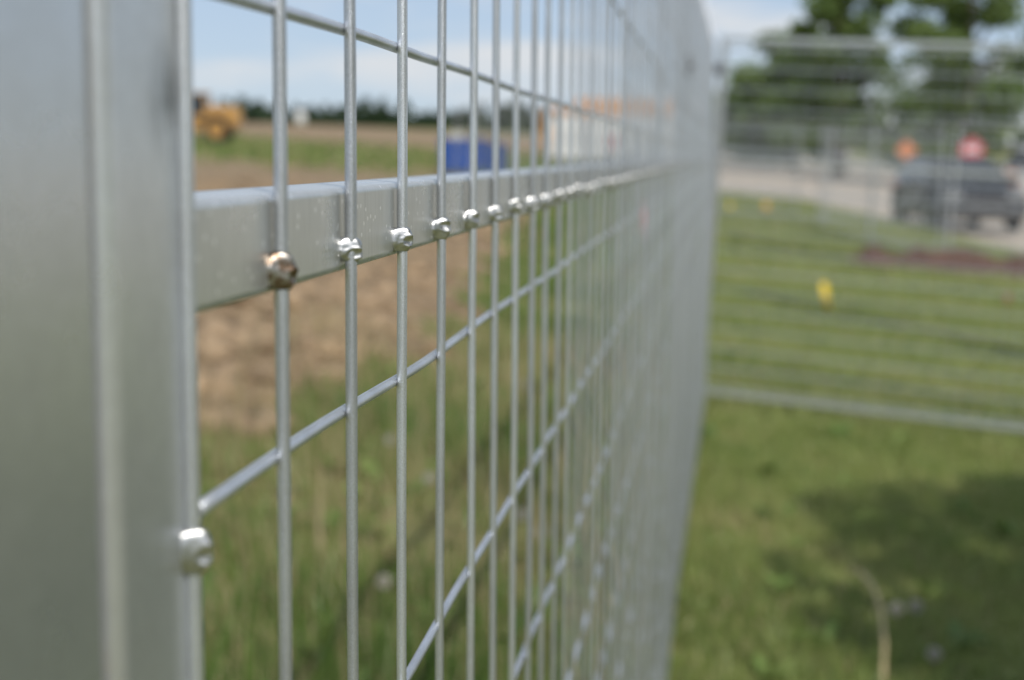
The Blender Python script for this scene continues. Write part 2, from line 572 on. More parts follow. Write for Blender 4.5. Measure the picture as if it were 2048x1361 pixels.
def make_panel(detail):
    root = empty('fence_panel', (0, 0, 0))
    for y in (PW / 2, PL - PW / 2):
        o = mesh_obj('post', POST, None, root)
        o.location = (FX - RT / 2, y, 0)
        if detail:
            sg = 1 if y < 1 else -1
            for k, lv in enumerate(LEVELS):
                if round((lv - Z1) / H) % 3 == 0:
                    w = mesh_obj('weld_bead', BEADS[(k * 2 + 1) % 6], None, o)
                    w.location = (RT / 2 - FX - 0.0006, (0.0320 - PW / 2) * sg, lv - 0.006)
                    w.scale = (1.0, sg * 0.8, 1.0)
    for nm, z in (('top_rail', TOPZ), ('middle_rail', RAIL_Z), ('bottom_rail', BOTZ)):
        o = mesh_obj(nm, RAIL, None, root)
        o.location = (FX - RT / 2, PW - 0.001, z)
        if nm == 'middle_rail':
            rail = o
    for i, y in enumerate(WIRE_Y):
        if detail and i < 14:
            me = wire_mesh('vertical_wire', TOPZ - BOTZ, WR, 'Z', 24, 0.012, 0.0004, 0.77 * i + 11)
            me.materials.append(M['wire'])
        else:
            me = VW[(i * 3 + i // 7) % 7]
        o = mesh_obj('vertical_wire', me, None, root)
        o.location = (random.uniform(-1, 1) * 0.0004, y + (random.uniform(-1, 1) * (0.0008 if i < 12 else 0.003) if 0 < i < 57 else 0), BOTZ)
        y = o.location.y
        if i in (0, 57):
            o.location.x = -0.0009
        elif i > 14:
            o.location.x = random.uniform(-1, 1) * 0.0012
        if detail and 0 < i < 57:
            w = mesh_obj('weld_bead', bead_brown if i == 1 else BEADS[(i * 5 + 2) % 6], None, rail)
            w.location = (RT / 2 - FX, y - (PW - 0.001), -0.0052 + random.uniform(-0.0012, 0.0010))
            w.scale = (1.0, 0.86, random.uniform(0.76, 0.96))
    for i, z in enumerate(LEVELS):
        if detail and abs(z - Z1) < 0.35:
            me = wire_mesh('horizontal_wire', PL - 2 * (PW - 0.001), WR, 'Y', 20, 0.02, 0.0012, i * 1.7)
            me.materials.append(M['wire'])
        else:
            me = HW[i % 3]
        o = mesh_obj('horizontal_wire', me, None, root)
        o.location = (-2 * WR + 0.0005, PW - 0.001, z)
    return root

Y0 = -0.0885
p1 = make_panel(True)
p1.location = (0, Y0, 0)
tag(p1, 'galvanised mesh fence panel whose middle rail carries the row of shiny weld beads', 'fence panel', GP)
plain = make_panel(False)
plain.location = (0, Y0 + PL + 0.008, 0)
plain.rotation_euler = (0, 0, R(-0.68))
tag(plain, 'galvanised mesh panel in line between the welded near panel and the corner', 'fence panel', GP)
p0 = copy_tree(plain)
p0.location = (0, Y0 - PL - 0.0050, 0)
p0.rotation_euler = (0, 0, 0)
for ch in list(p0.children):
    if ch.name.startswith('vertical_wire') and ch.location.y > PL - 0.05:
        bpy.data.objects.remove(ch)
    elif ch.name.startswith('post') and ch.location.y > 1:
        ch.data = ch.data.copy()
        ch.data.materials.clear(); ch.data.materials.append(M['post_plain'])
        ch.scale.y = 1.2
        ch.location.y -= PW * 0.10
    elif ch.name.startswith('horizontal_wire'):
        ch.location.x -= 0.004
tag(p0, 'galvanised panel whose square end tube stands against the scuffed end post', 'fence panel', GP)
p3 = copy_tree(plain)
p3.location = (-0.014, 7.285, 0.0)
# climbs with the lawn: the turf falls gently away from the corner
p3.rotation_euler = (R(-2.6), 0, R(-105))
ROD = [wire_mesh('horizontal_wire', PL - 2 * (PW - 0.001), 0.0036, 'Y', 12, 0.05, 0.0008, s_) for s_ in (2.6, 5.9)]
for me_ in ROD:
    me_.materials.append(M['wire'])
for k, ch in enumerate(c_ for c_ in p3.children if c_.name.startswith('horizontal_wire')):
    ch.data = ROD[k % 2]
tag(p3, 'mesh panel turning off at the corner across the lawn in front of the car', 'fence panel', GP)

def clamp(loc, rz, label):
    root = empty('panel_clamp', loc, rz)
    for s in (-1, 1):
        me = round_tube('clamp_plate', 0.05, 0.006, 0.098, 0.0025, 'Z', 2)
        o = mesh_obj('clamp_plate', me, M['clamp'], root)
        o.location = (s * 0.0165, 0, -0.025)
    bm = bmesh.new()
    bmesh.ops.create_cone(bm, cap_ends=True, segments=6, radius1=0.009, radius2=0.009, depth=0.06,
                          matrix=Matrix.Rotation(R(90), 4, 'Y'))
    me = bpy.data.meshes.new('bolt'); bm.to_mesh(me); bm.free()
    mesh_obj('bolt', me, M['clamp'], root)
    return tag(root, label, 'clamp', 'dark clamps joining the fence panels')
clamp((FX - RT / 2, Y0 + PL + 0.004, Z1 + 0.30), 0, 'dark steel clamp joining the two in-line mesh panels')
clamp((0.040, Y0 + 2 * PL + 0.012, Z1 + 0.50), R(-50), 'dark steel clamp high on the posts at the fence corner')

# ---- far fence line: the wires are finer than a pixel there, so they are one part per panel
def far_mesh():
    vs, fs = [], []
    def bar(a, b, r):
        a, b = Vector(a), Vector(b)
        d = (b - a).normalized()
        u = d.orthogonal().normalized(); w = d.cross(u)
        base = len(vs)
        for P in (a, b):
            for k in range(4):
                q = P + (u * math.cos(k * math.pi / 2) + w * math.sin(k * math.pi / 2)) * r
                vs.append(tuple(q))
        for k in range(4):
            k2 = (k + 1) % 4
            fs.append((base + k, base + k2, base + 4 + k2, base + 4 + k))
    for y in WIRE_Y:
        bar((0, y, BOTZ), (0, y, TOPZ), WR * 1.1)
    for z in LEVELS:
        bar((-0.003, 0.03, z), (-0.003, PL - 0.03, z), WR * 1.1)
    me = bpy.data.meshes.new('wire_mesh')
    me.from_pydata(vs, [], fs)
    me.materials.append(M['far_metal'])
    return me
FAR_MESH = far_mesh()
FAR_POST = POST.copy(); FAR_POST.materials.clear(); FAR_POST.materials.append(M['far_metal'])
FAR_RAIL = RAIL.copy(); FAR_RAIL.materials.clear(); FAR_RAIL.materials.append(M['far_metal'])
def far_panel(a, b, label):
    a, b = Vector(a), Vector(b)
    d = b - a
    rz = math.atan2(-d.x, d.y)
    root = empty('fence_panel', (a.x, a.y, gz(a.x, a.y)), rz)
    e = (b - a).normalized() * PL
    root.rotation_euler = (math.atan2(gz(a.x + e.x, a.y + e.y) - gz(a.x, a.y), PL), 0, rz)
    for y in (PW / 2, PL - PW / 2):
        mesh_obj('post', FAR_POST, None, root).location = (FX - RT / 2, y, 0)
    for nm, z in (('top_rail', TOPZ), ('middle_rail', RAIL_Z), ('bottom_rail', BOTZ)):
        mesh_obj(nm, FAR_RAIL, None, root).location = (FX - RT / 2, PW - 0.001, z)
    tag(mesh_obj('wire_mesh', FAR_MESH, None, root), kind='stuff')
    tag(root, label, 'fence panel', GP)
def chain(start, dirs, labels):
    p = Vector(start)
    for a, lb in zip(dirs, labels):
        d = Vector((math.sin(R(a)), math.cos(R(a))))
        far_panel(p, p + d, lb)
        p = p + d * (PL + 0.02)
    return p
# from the brown soil ridge back towards the gravel, then across behind the lawn
chain((3.05, 20.2), (-9, -9), ('distant mesh panel with its foot at the end of the brown soil ridge',
                               'distant mesh panel leading from the ridge panel back to the gravel'))
chain((2.0, 27.3), (-76, -72), ('distant mesh panel crossing the far edge of the lawn before the gravel',
                                'distant mesh panel at the far lawn end, farthest from the soil ridge'))
chain((3.1, 20.1), (101,), ('distant mesh panel standing along the brown soil ridge before the car',))
chain((1.75, 33.0), (-34, -62, -75), ('pale mesh panel beyond the lawn, its post at the gravel edge',
                                  'pale mesh panel beyond the lawn, middle of the farthest row',
                                  'pale mesh panel beyond the lawn, last of the farthest row'))

# ------------------------------------------------------------------ vegetation helpers
def leaf_material(name, stops, transl=0.35):
    m = bpy.data.materials.new(name)
    m.use_nodes = True
    nt = m.node_tree
    nt.nodes.clear()
    out = nt.nodes.new('ShaderNodeOutputMaterial')
    a = nd(nt, 'ShaderNodeAttribute', attribute_name='tone')
    r = ramp(nt, a.outputs['Fac'], stops)
    d = nt.nodes.new('ShaderNodeBsdfDiffuse')
    t = nt.nodes.new('ShaderNodeBsdfTranslucent')
    g = nd(nt, 'ShaderNodeBsdfGlossy', Roughness=0.45)
    g.inputs['Color'].default_value = (0.5, 0.55, 0.5, 1)
    mx1 = nd(nt, 'ShaderNodeMixShader', Fac=transl)
    mx2 = nd(nt, 'ShaderNodeMixShader', Fac=0.06)
    nt.links.new(r.outputs[0], d.inputs[0]); nt.links.new(r.outputs[0], t.inputs[0])
    nt.links.new(d.outputs[0], mx1.inputs[1]); nt.links.new(t.outputs[0], mx1.inputs[2])
    nt.links.new(mx1.outputs[0], mx2.inputs[1]); nt.links.new(g.outputs[0], mx2.inputs[2])
    nt.links.new(mx2.outputs[0], out.inputs[0])
    return m
M['lawn'] = leaf_material('lawn_blade', [(0.0, (0.13, 0.19, 0.045)), (0.45, (0.28, 0.345, 0.095)), (0.8, (0.37, 0.385, 0.145)), (1.0, (0.52, 0.43, 0.24))])
M['weed'] = leaf_material('weed_blade', [(0.0, (0.085, 0.15, 0.03)), (0.4, (0.19, 0.285, 0.065)), (0.68, (0.29, 0.30, 0.10)), (0.85, (0.42, 0.33, 0.18)), (1.0, (0.52, 0.42, 0.25))])
M['leaf'] = leaf_material('tree_leaf', [(0.0, (0.055, 0.10, 0.028)), (0.5, (0.135, 0.205, 0.05)), (1.0, (0.24, 0.32, 0.09))])
M['conifer'] = leaf_material('distant_foliage', [(0.0, (0.022, 0.045, 0.024)), (0.5, (0.04, 0.07, 0.034)), (1.0, (0.07, 0.10, 0.045))], 0.2)

def blades(x, y, hgt, wid, tone, lean=0.5):
    n = len(x)
    z = h_ground(x, y) - 0.004
    a = rng.uniform(0, 2 * np.pi, n)
    la = rng.uniform(0, 2 * np.pi, n)
    lz = np.abs(rng.normal(0, lean, n))
    dx, dy = np.cos(a) * wid / 2, np.sin(a) * wid / 2
    lx, ly = np.cos(la) * np.sin(np.clip(lz, 0, 1.4)), np.sin(la) * np.sin(np.clip(lz, 0, 1.4))
    up = np.cos(np.clip(lz, 0, 1.4))
    V = np.empty((n, 5, 3))
    V[:, 0] = np.stack([x - dx, y - dy, z], 1)
    V[:, 1] = np.stack([x + dx, y + dy, z], 1)
    mxp = np.stack([x + 0.35 * lx * hgt, y + 0.35 * ly * hgt, z + hgt * (0.35 + 0.25 * up)], 1)
    wv = np.stack([dx, dy, 0 * dx], 1) * 0.75
    V[:, 2] = mxp + wv
    V[:, 3] = mxp - wv
    V[:, 4] = np.stack([x + lx * hgt, y + ly * hgt, z + hgt * np.maximum(0.25, up)], 1)
    b = np.arange(n)[:, None] * 5
    T = np.concatenate([b + np.array([[0, 1, 2]]), b + np.array([[0, 2, 3]]), b + np.array([[3, 2, 4]])])
    return V.reshape(-1, 3), T, np.repeat(tone, 5)

def patchy(x, y, k):
    return 0.5 + 0.28 * edge_noise(x, y, 1.9, k) + 0.16 * edge_noise(x, y, 6.1, k + 2)

def scatter(n, fx, fy):
    return fx(n), fy(n)

# lawn on the right of the fence: finer and denser close by
def lawn_part(n, y0, y1, h, w, spread):
    y = np.sqrt(rng.uniform(y0 ** 2, y1 ** 2, n))
    x = rng.uniform(-0.04, 1, n) * (spread * y + 0.5) - 0.02
    keep = (gravel_mask(x, y) < 0.4)
    x, y = x[keep], y[keep]
    n = len(x)
    tone = np.clip(0.36 + 0.55 * (patchy(x, y, 1.0) - 0.4) + 0.25 * (patchy(x * 0.3, y * 0.3, 4.0) - 0.5) + rng.normal(0, 0.18, n), 0, 1)
    dry = rng.uniform(0, 1, n) < 0.06 + 0.45 * np.clip(patchy(x * 0.7, y * 0.7, 5.0) - 0.62, 0, 1)
    tone = np.where(dry, rng.uniform(0.8, 1.0, n), tone)
    hh = h * rng.uniform(0.5, 1.4, n) * (0.75 + 0.5 * np.clip(patchy(x, y, 3.0), 0, 1))
    return blades(x, y, hh, w * rng.uniform(0.7, 1.3, n), tone, 0.85)
def join(parts):
    vs, ts, tn, off = [], [], [], 0
    for v, t, c in parts:
        vs.append(v); ts.append(t + off); tn.append(c); off += len(v)
    return np.concatenate(vs), np.concatenate(ts), np.concatenate(tn)
v, t, c = join([lawn_part(90000, 1.6, 7.0, 0.055, 0.0045, 0.42),
                lawn_part(70000, 7.0, 16.0, 0.06, 0.008, 0.36),
                lawn_part(60000, 16.0, 44.0, 0.06, 0.022, 0.26)])
tag(mesh_obj('lawn_grass', np_mesh('lawn_grass', v, t, {'tone': c}), M['lawn']),
    'short mown green lawn grass beside the fence', 'grass', kind='stuff')

# rough grass and weeds left of the fence
def weed_part(n, x0, x1, y0, y1, h, w, lim=0.45, dryp=0.28):
    y = rng.uniform(y0, y1, n)
    x = rng.uniform(x0, x1, n)
    keep = (soil_mask(x, y) < lim * rng.uniform(0.4, 1.6, n))
    x, y = x[keep], y[keep]
    n = len(x)
    pt = patchy(x * 0.8, y * 0.8, 7.0)
    keep = rng.uniform(0, 1, n) < 0.18 + pt
    x, y, pt = x[keep], y[keep], pt[keep]
    n = len(x)
    pb = patchy(x * 1.6 + 3.0, y * 1.1, 9.0)
    tone = np.clip(0.34 + 0.5 * (0.5 - pt) + 0.35 * np.clip(pb - 0.6, 0, 1) + rng.normal(0, 0.15, n), 0, 1)
    dry = rng.uniform(0, 1, n) < dryp * np.clip(1.6 - 1.6 * pt, 0.1, 2.0)
    tone = np.where(dry, rng.uniform(0.72, 1.0, n), tone)
    hh = h * rng.uniform(0.35, 1.5, n) * np.clip(0.5 + pt, 0.4, 1.5)
    return blades(x, y, hh, w * rng.uniform(0.6, 1.4, n), tone, 0.75)
def dry_stems(n):
    y = rng.uniform(1.8, 9.0, n); x = rng.uniform(-2.4, -0.06, n)
    return blades(x, y, rng.uniform(0.14, 0.34, n), rng.uniform(0.003, 0.006, n), rng.uniform(0.78, 1.0, n), 0.35)
v, t, c = join([dry_stems(3200), weed_part(62000, -3.2, -0.03, 1.6, 6.5, 0.10, 0.006),
                weed_part(45000, -3.4, -0.03, 6.5, 16.0, 0.11, 0.010),
                weed_part(40000, -6.0, -0.1, 16.0, 42.0, 0.18, 0.03),
                weed_part(45000, -30.0, -2.0, 36.0, 85.0, 0.16, 0.08, 0.75, 0.35)])
tag(mesh_obj('rough_grass', np_mesh('rough_grass', v, t, {'tone': c}), M['weed']),
    'tall rough grass and dry stalks between the fence and the bare soil', 'grass', kind='stuff')

# broad weed leaves (rosettes) in the rough grass: uncountable ground cover
def rosettes(spots, size):
    vs, ts, tn = [], [], []
    for (x, y) in spots:
        z = gz(x, y)
        s = size * random.uniform(0.6, 1.4)
        tone = random.uniform(0.05, 0.5)
        for k in range(random.randint(5, 9)):
            a = random.uniform(0, 6.28); el = random.uniform(0.25, 1.1); L = s * random.uniform(0.6, 1.2)
            d = Vector((math.cos(a) * math.cos(el), math.sin(a) * math.cos(el), math.sin(el)))
            sd_ = Vector((-math.sin(a), math.cos(a), 0)) * L * 0.17
            P = Vector((x, y, z))
            tip = P + d * L - Vector((0, 0, 0.25 * L))
            m1 = P + d * L * 0.35; m2 = P + d * L * 0.72 - Vector((0, 0, 0.07 * L))
            b = len(vs)
            vs += [P, m1 - sd_, m1 + sd_, m2 - sd_ * 0.8, m2 + sd_ * 0.8, tip]
            ts += [(b, b + 2, b + 1), (b + 1, b + 2, b + 3), (b + 2, b + 4, b + 3), (b + 3, b + 4, b + 5)]
            tn += [min(1, max(0, tone + random.uniform(-0.1, 0.1)))] * 6
    return np.array([tuple(q) for q in vs]), np.array(ts), np.array(tn)
spots = []
while len(spots) < 420:
    x, y = random.uniform(-2.6, -0.08), 2.0 + 13 * random.random() ** 1.5
    if soil_mask(np.array([x]), np.array([y]))[0] < 0.7:
        spots.append((x, y))
while len(spots) < 470:
    y = 2.4 + 8 * random.random() ** 1.5
    spots.append((random.uniform(0.05, 0.34 * y + 0.3), y))
v, t, c = rosettes(spots, 0.11)
tag(mesh_obj('broadleaf_weeds', np_mesh('broadleaf_weeds', v, t, {'tone': c}), M['weed']),
    'broad-leaved green weeds scattered through the grass', 'weeds', kind='stuff')

# soil clods on the bare ground
def clods(n):
    bm = bmesh.new()
    bmesh.ops.create_icosphere(bm, subdivisions=1, radius=1.0)
    bv = np.array([v.co[:] for v in bm.verts]); bf = np.array([[v.index for v in f.verts] for f in bm.faces])
    bm.free()
    y = 5.2 + 24 * rng.uniform(0, 1, n) ** 1.4
    x = -1.5 - rng.uniform(0, 1, n) * (0.35 * y + 1.0)
    k = soil_mask(x, y) > 0.5
    x, y = x[k], y[k]; n = len(x)
    s = np.clip(rng.lognormal(-4.0, 0.8, n), 0.007, 0.11)
    jit = rng.uniform(0.5, 1.35, (n, len(bv), 1))
    sc3 = np.stack([rng.uniform(0.7, 1.4, n), rng.uniform(0.7, 1.4, n), rng.uniform(0.5, 0.9, n)], 1)[:, None, :]
    P = np.stack([x, y, h_ground(x, y) + s * 0.15], 1)[:, None, :]
    V = bv[None] * jit * sc3 * s[:, None, None] + P
    F = bf[None] + (np.arange(n) * len(bv))[:, None, None]
    return V.reshape(-1, 3), F.reshape(-1, 3)
v, t = clods(20000)
M['clod'] = simple('dry_clod', (0.28, 0.20, 0.122), 0.95, 0, 0.5, 3.0, 0.4)
tag(mesh_obj('soil_clods', np_mesh('soil_clods', v, t), M['clod']), 'dry brown clods on the bare soil', 'soil', kind='stuff')

# brown ridge of soil under the distant fence
def ridge():
    n, mseg = 120, 14
    vs, fs = [], []
    for i in range(n + 1):
        u = i / n
        x = 1.75 + 4.6 * u; y = 19.45 - 0.9 * u
        for j in range(mseg + 1):
            w = j / mseg * 2 - 1
            hh = 0.30 * max(0, 1 - w * w) * min(1, u * 14, (1 - u) * 14) * (0.75 + 0.5 * noise.noise((u * 11, w * 1.6, 0))) + 0.05 * max(0, 1 - w * w) * noise.noise((u * 40, w * 5, 3))
            xx, yy = x + 0.1 * w, y + 0.55 * w
            vs.append((xx, yy, gz(xx, yy) + hh - 0.012))
    for i in range(n):
        for j in range(mseg):
            a = i * (mseg + 1) + j
            fs.append((a, a + mseg + 1, a + mseg + 2, a + 1))
    me = bpy.data.meshes.new('soil_ridge'); me.from_pydata(vs, [], fs)
    for p in me.polygons: p.use_smooth = True
    return me
M['ridge'] = simple('dark_turned_soil', (0.10, 0.055, 0.04), 0.95, 0, 0.4, 7.0, 0.6)
tag(mesh_obj('soil_ridge', ridge(), M['ridge']), 'long low ridge of dark reddish brown soil at the lawn end', 'soil ridge', kind='structure')

# ------------------------------------------------------------------ trees
def tube_path(pts, rads, sides=8):
    vs, fs = [], []
    n = len(pts)
    for i, (p, r) in enumerate(zip(pts, rads)):
        p = Vector(p)
        d = (Vector(pts[min(i + 1, n - 1)]) - Vector(pts[max(i - 1, 0)])).normalized()
        u = d.orthogonal().normalized(); w = d.cross(u)
        for k in range(sides):
            a = 2 * math.pi * k / sides
            vs.append(tuple(p + (u * math.cos(a) + w * math.sin(a)) * r))
    for i in range(n - 1):
        for k in range(sides):
            k2 = (k + 1) % sides
            fs.append((i * sides + k, i * sides + k2, (i + 1) * sides + k2, (i + 1) * sides + k))
    fs.append(tuple(range(sides))[::-1])
    fs.append(tuple(range((n - 1) * sides, n * sides)))
    return vs, fs
def merge(name, parts):
    vs, fs = [], []
    for v_, f_ in parts:
        b = len(vs)
        vs += v_
        fs += [tuple(i + b for i in q) for q in f_]
    me = bpy.data.meshes.new(name)
    me.from_pydata(vs, [], fs)
    for p in me.polygons: p.use_smooth = len(p.vertices) == 4
    return me
M['bark'] = simple('grey_bark', (0.11, 0.085, 0.065), 0.9, 0, 0.35, 9.0, 0.6)

def tree(loc, hgt, rad, base_frac, nleaf, lsize, label, seed, squash=1.0, name='broadleaf_tree', group='broadleaf trees beyond the gravel', thin=0.0):
    rn = random.Random(seed)
    g = np.random.default_rng(seed)
    x, y = loc
    root = empty(name, (x, y, gz(x, y) - 0.05))
    lean = rn.uniform(-0.03, 0.03)
    trunk = [(lean * k * hgt * 0.12, 0.02 * math.sin(k + seed) * hgt * 0.1, hgt * 0.85 * k / 6) for k in range(7)]
    tr = 0.028 * hgt
    parts = [tube_path(trunk, [tr * (1.25 if k == 0 else 1 - 0.14 * k) for k in range(7)], 10)]
    clumps = []
    nl = 19
    for k in range(nl):
        f = base_frac + (0.92 - base_frac) * (k + 0.5) / nl
        a = k * 2.4 + rn.uniform(-0.4, 0.4)
        prof = math.sin(math.pi * min(1, max(0.12, (f - base_frac) / (1 - base_frac) * 0.82 + 0.18))) ** 0.7
        L = rad * prof * rn.uniform(0.6, 1.05)
        z0 = hgt * (f - 0.10)
        e = (math.cos(a) * L, math.sin(a) * L, hgt * f + rn.uniform(0, 0.06) * hgt)
        mid = (e[0] * 0.5, e[1] * 0.5, (z0 + e[2]) / 2 + 0.02 * hgt)
        r0 = tr * 0.42 * (1 - 0.5 * f)
        parts.append(tube_path([(0, 0, z0), mid, e], [r0, r0 * 0.65, r0 * 0.25], 6))
        for q in range(4):
            s_ = 0.45 + 0.6 * q / 3
            c = (e[0] * s_ + rn.uniform(-0.16, 0.16) * rad, e[1] * s_ + rn.uniform(-0.16, 0.16) * rad, z0 + (e[2] - z0) * s_ + rn.uniform(-0.05, 0.06) * hgt)
            clumps.append((c, rad * rn.uniform(0.19, 0.33)))
    clumps.append(((0, 0, hgt * 0.9), rad * 0.28)); clumps.append(((0.1 * rad, 0, hgt * 0.97), rad * 0.18))
    mesh_obj('trunk', merge('trunk', parts), M['bark'], root)
    per = nleaf // len(clumps)
    C, Tn = [], []
    for (c, r) in clumps:
        d = g.normal(0, 1, (per, 3)); d /= np.linalg.norm(d, axis=1)[:, None]
        rr = r * g.uniform(0.25, 1.0, per) ** 0.5
        pts = np.array(c) + d * rr[:, None] * np.array([1, 1, 0.75 * squash])
        C.append(pts); Tn.append(np.clip(g.normal(0.5, 0.22, per) + rn.uniform(-0.15, 0.15), 0, 1))
    C = np.concatenate(C); Tn = np.concatenate(Tn); n = len(C)
    u = g.normal(0, 1, (n, 3)); u /= np.linalg.norm(u, axis=1)[:, None]
    w = np.cross(u, g.normal(0, 1, (n, 3))); w /= np.linalg.norm(w, axis=1)[:, None]
    s = (lsize * g.uniform(0.6, 1.3, n))[:, None]
    V = np.stack([C - u * s, C + w * s * 0.45, C + u * s, C - w * s * 0.45], 1).reshape(-1, 3)
    F = np.arange(4 * n).reshape(n, 4)
    mesh_obj('crown', np_mesh('crown', V, F, {'tone': np.repeat(Tn, 4)}), M['leaf'], root)
    tag(root, label, 'tree', group)

TREES = [((9.7, 60), 11.0, 3.3, 0.22, 11500, 0.18, 'tall leafy tree behind the dark car and the red sign', 31),
         ((16.4, 66), 10.5, 3.2, 0.26, 5000, 0.24, 'leafy tree beyond the white pickup, farthest from the fence corner', 32),
         ((5.6, 72), 12.0, 2.7, 0.17, 9500, 0.20, 'tall leafy tree beside the tree that stands behind the car', 33),
         ((4.1, 88), 8.0, 3.9, 0.12, 11000, 0.26, 'mid-height tree in the row between the tallest trees and the fence corner', 34),
         ((2.9, 104), 6.7, 3.7, 0.12, 7000, 0.28, 'rounded low tree, third from the shortest in the tree row', 35),
         ((1.6, 126), 5.3, 3.3, 0.12, 4500, 0.30, 'rounded low tree, second shortest in the tree row', 36),
         ((12.3, 96), 5.8, 3.2, 0.08, 4000, 0.26, 'small tree showing in the gap between the two tallest trees', 38),
         ((0.0, 150), 4.2, 3.0, 0.10, 3000, 0.32, 'shortest tree of the row, seen beside the fence corner post', 37)]
for a in TREES:
    tree(*a)
# the tree behind the photographer whose shadow lies on the lawn
tree((4.55, -0.55), 6.6, 2.1, 0.34, 26000, 0.10, 'young tree whose shadow falls on the lawn beside the near panels', 51, name='young_tree', group=None)

# distant wood on the skyline: reads as one mass
def woodland():
    C, Tn, Sz = [], [], []
    g = np.random.default_rng(5)
    for k in range(520):
        ang = g.uniform(-0.62, 0.30)
        rr = g.uniform(380, 430)
        x, y = rr * math.sin(ang), rr * math.cos(ang)
        hgt = 5.0 + 2.2 * edge_noise(np.array(ang * 9), np.array(0.3), 3.0, 1.0) * 0.5 + g.uniform(-1.0, 1.6)
        if g.uniform() < 0.10: hgt += 2.0
        wdt = hgt * g.uniform(0.28, 0.42)
        n = 90
        f = g.uniform(0, 1, n)
        conif = g.uniform() < 0.6
        pr = (1 - f) * 0.9 + 0.1 if conif else np.sin(np.pi * np.clip(f * 0.85 + 0.15, 0, 1)) ** 0.6
        a = g.uniform(0, 6.28, n)
        q = np.sqrt(g.uniform(0.2, 1, n)) * pr * wdt
        C.append(np.stack([x + np.cos(a) * q, y + np.sin(a) * q, float(h_base(x, y)) + f * hgt], 1))
        Tn.append(np.clip(g.normal(0.5, 0.2, n) + g.uniform(-0.2, 0.2), 0, 1))
        Sz.append(np.full(n, 0.75))
    C = np.concatenate(C); Tn = np.concatenate(Tn); n = len(C)
    u = g.normal(0, 1, (n, 3)); u /= np.linalg.norm(u, axis=1)[:, None]
    w = np.cross(u, g.normal(0, 1, (n, 3))); w /= np.linalg.norm(w, axis=1)[:, None]
    V = np.stack([C - u * 0.9, C + w * 0.6, C + u * 0.9, C - w * 0.6], 1).reshape(-1, 3)
    return np_mesh('woodland', V, np.arange(4 * n).reshape(n, 4), {'tone': np.repeat(Tn, 4)})
tag(mesh_obj('distant_woodland', woodland(), M['conifer']), 'dark green wood along the skyline beyond the field', 'woodland', kind='stuff')

# ------------------------------------------------------------------ shape builders for machines and vehicles
def box_bm(bm, c, s, bev=0.0, rot=None, taper=None):
    r = bmesh.ops.create_cube(bm, size=1.0)
    vs = r['verts']
    for v_ in vs:
        k = 1.0
        tx = ty = 1.0
        if taper and v_.co.z > 0:
            tx, ty = taper
        v_.co = Vector((v_.co.x * s[0] * tx, v_.co.y * s[1] * ty, v_.co.z * s[2]))
    if bev:
        es = list({e for v_ in vs for e in v_.link_edges})
        r2 = bmesh.ops.bevel(bm, geom=es, offset=bev, segments=2, affect='EDGES', profile=0.6)
        vs = list({v_ for f_ in r2['faces'] for v_ in f_.verts} | set(v_ for v_ in vs if v_.is_valid))
    mtx = Matrix.Translation(c)
    if rot is not None:
        mtx = mtx @ rot
    bmesh.ops.transform(bm, matrix=mtx, verts=vs)
def part(name, m, parent, fn, smooth=False, loc=None):
    bm = bmesh.new()
    fn(bm)
    me = bpy.data.meshes.new(name)
    bm.to_mesh(me); bm.free()
    if smooth:
        for p in me.polygons: p.use_smooth = True
    o = mesh_obj(name, me, m, parent)
    if loc: o.location = loc
    return o
def cyl_bm(bm, c, r, depth, axis='X', seg=24, r2=None):
    rot = {'X': Matrix.Rotation(R(90), 4, 'Y'), 'Y': Matrix.Rotation(R(90), 4, 'X'), 'Z': Matrix.Identity(4)}[axis]
    bmesh.ops.create_cone(bm, cap_ends=True, segments=seg, radius1=r, radius2=r if r2 is None else r2, depth=depth, matrix=Matrix.Translation(c) @ rot)
def prism_bm(bm, prof, x0, x1, inset=None):
    """side profile (y, z) extruded across x; inset(y, z) narrows the half width"""
    f = inset or (lambda y, z: 0.0)
    a = [bm.verts.new((x0 + f(y, z), y, z)) for y, z in prof]
    b = [bm.verts.new((x1 - f(y, z), y, z)) for y, z in prof]
    n = len(prof)
    for i in range(n):
        j = (i + 1) % n
        bm.faces.new((a[i], a[j], b[j], b[i]))
    bm.faces.new(a[::-1]); bm.faces.new(b)
    bmesh.ops.recalc_face_normals(bm, faces=bm.faces)

def paint(name, col, rough=0.28, coat=0.6):
    m, nt, b = mat(name)
    t = nt.nodes.new('ShaderNodeTexCoord')
    n = noise_tex(nt, t.outputs['Object'], 2.5, 5)
    r = ramp(nt, n.outputs['Fac'], [(0.3, tuple(c * 0.8 for c in col)), (0.75, col)])
    nt.links.new(r.outputs[0], b.inputs['Base Color'])
    b.inputs['Roughness'].default_value = rough
    b.inputs['Coat Weight'].default_value = coat
    return m
M['carblack'] = paint('dark_car_paint', (0.010, 0.011, 0.016), 0.42, 0.15)
M['white'] = paint('white_paint', (0.78, 0.78, 0.77), 0.4, 0.3)
M['yellow'] = paint('machine_yellow', (0.44, 0.24, 0.06), 0.5, 0.1)
M['orange'] = paint('orange_paint', (0.62, 0.22, 0.08), 0.5, 0.1)
M['blue'] = paint('blue_steel_paint', (0.003, 0.065, 0.32), 0.75, 0.0)
M['red'] = paint('sign_red', (0.52, 0.05, 0.07), 0.45, 0.1)
M['glass'] = simple('dark_glass', (0.02, 0.025, 0.03), 0.06, 0, 0.1)
M['rubber'] = simple('tyre_rubber', (0.025, 0.024, 0.023), 0.85, 0, 0.3)
M['steel'] = simple('bare_steel', (0.45, 0.45, 0.46), 0.35, 0.8, 0.15)
M['lamp'] = simple('lamp_lens', (0.25, 0.26, 0.27), 0.1, 0.0, 0.05)
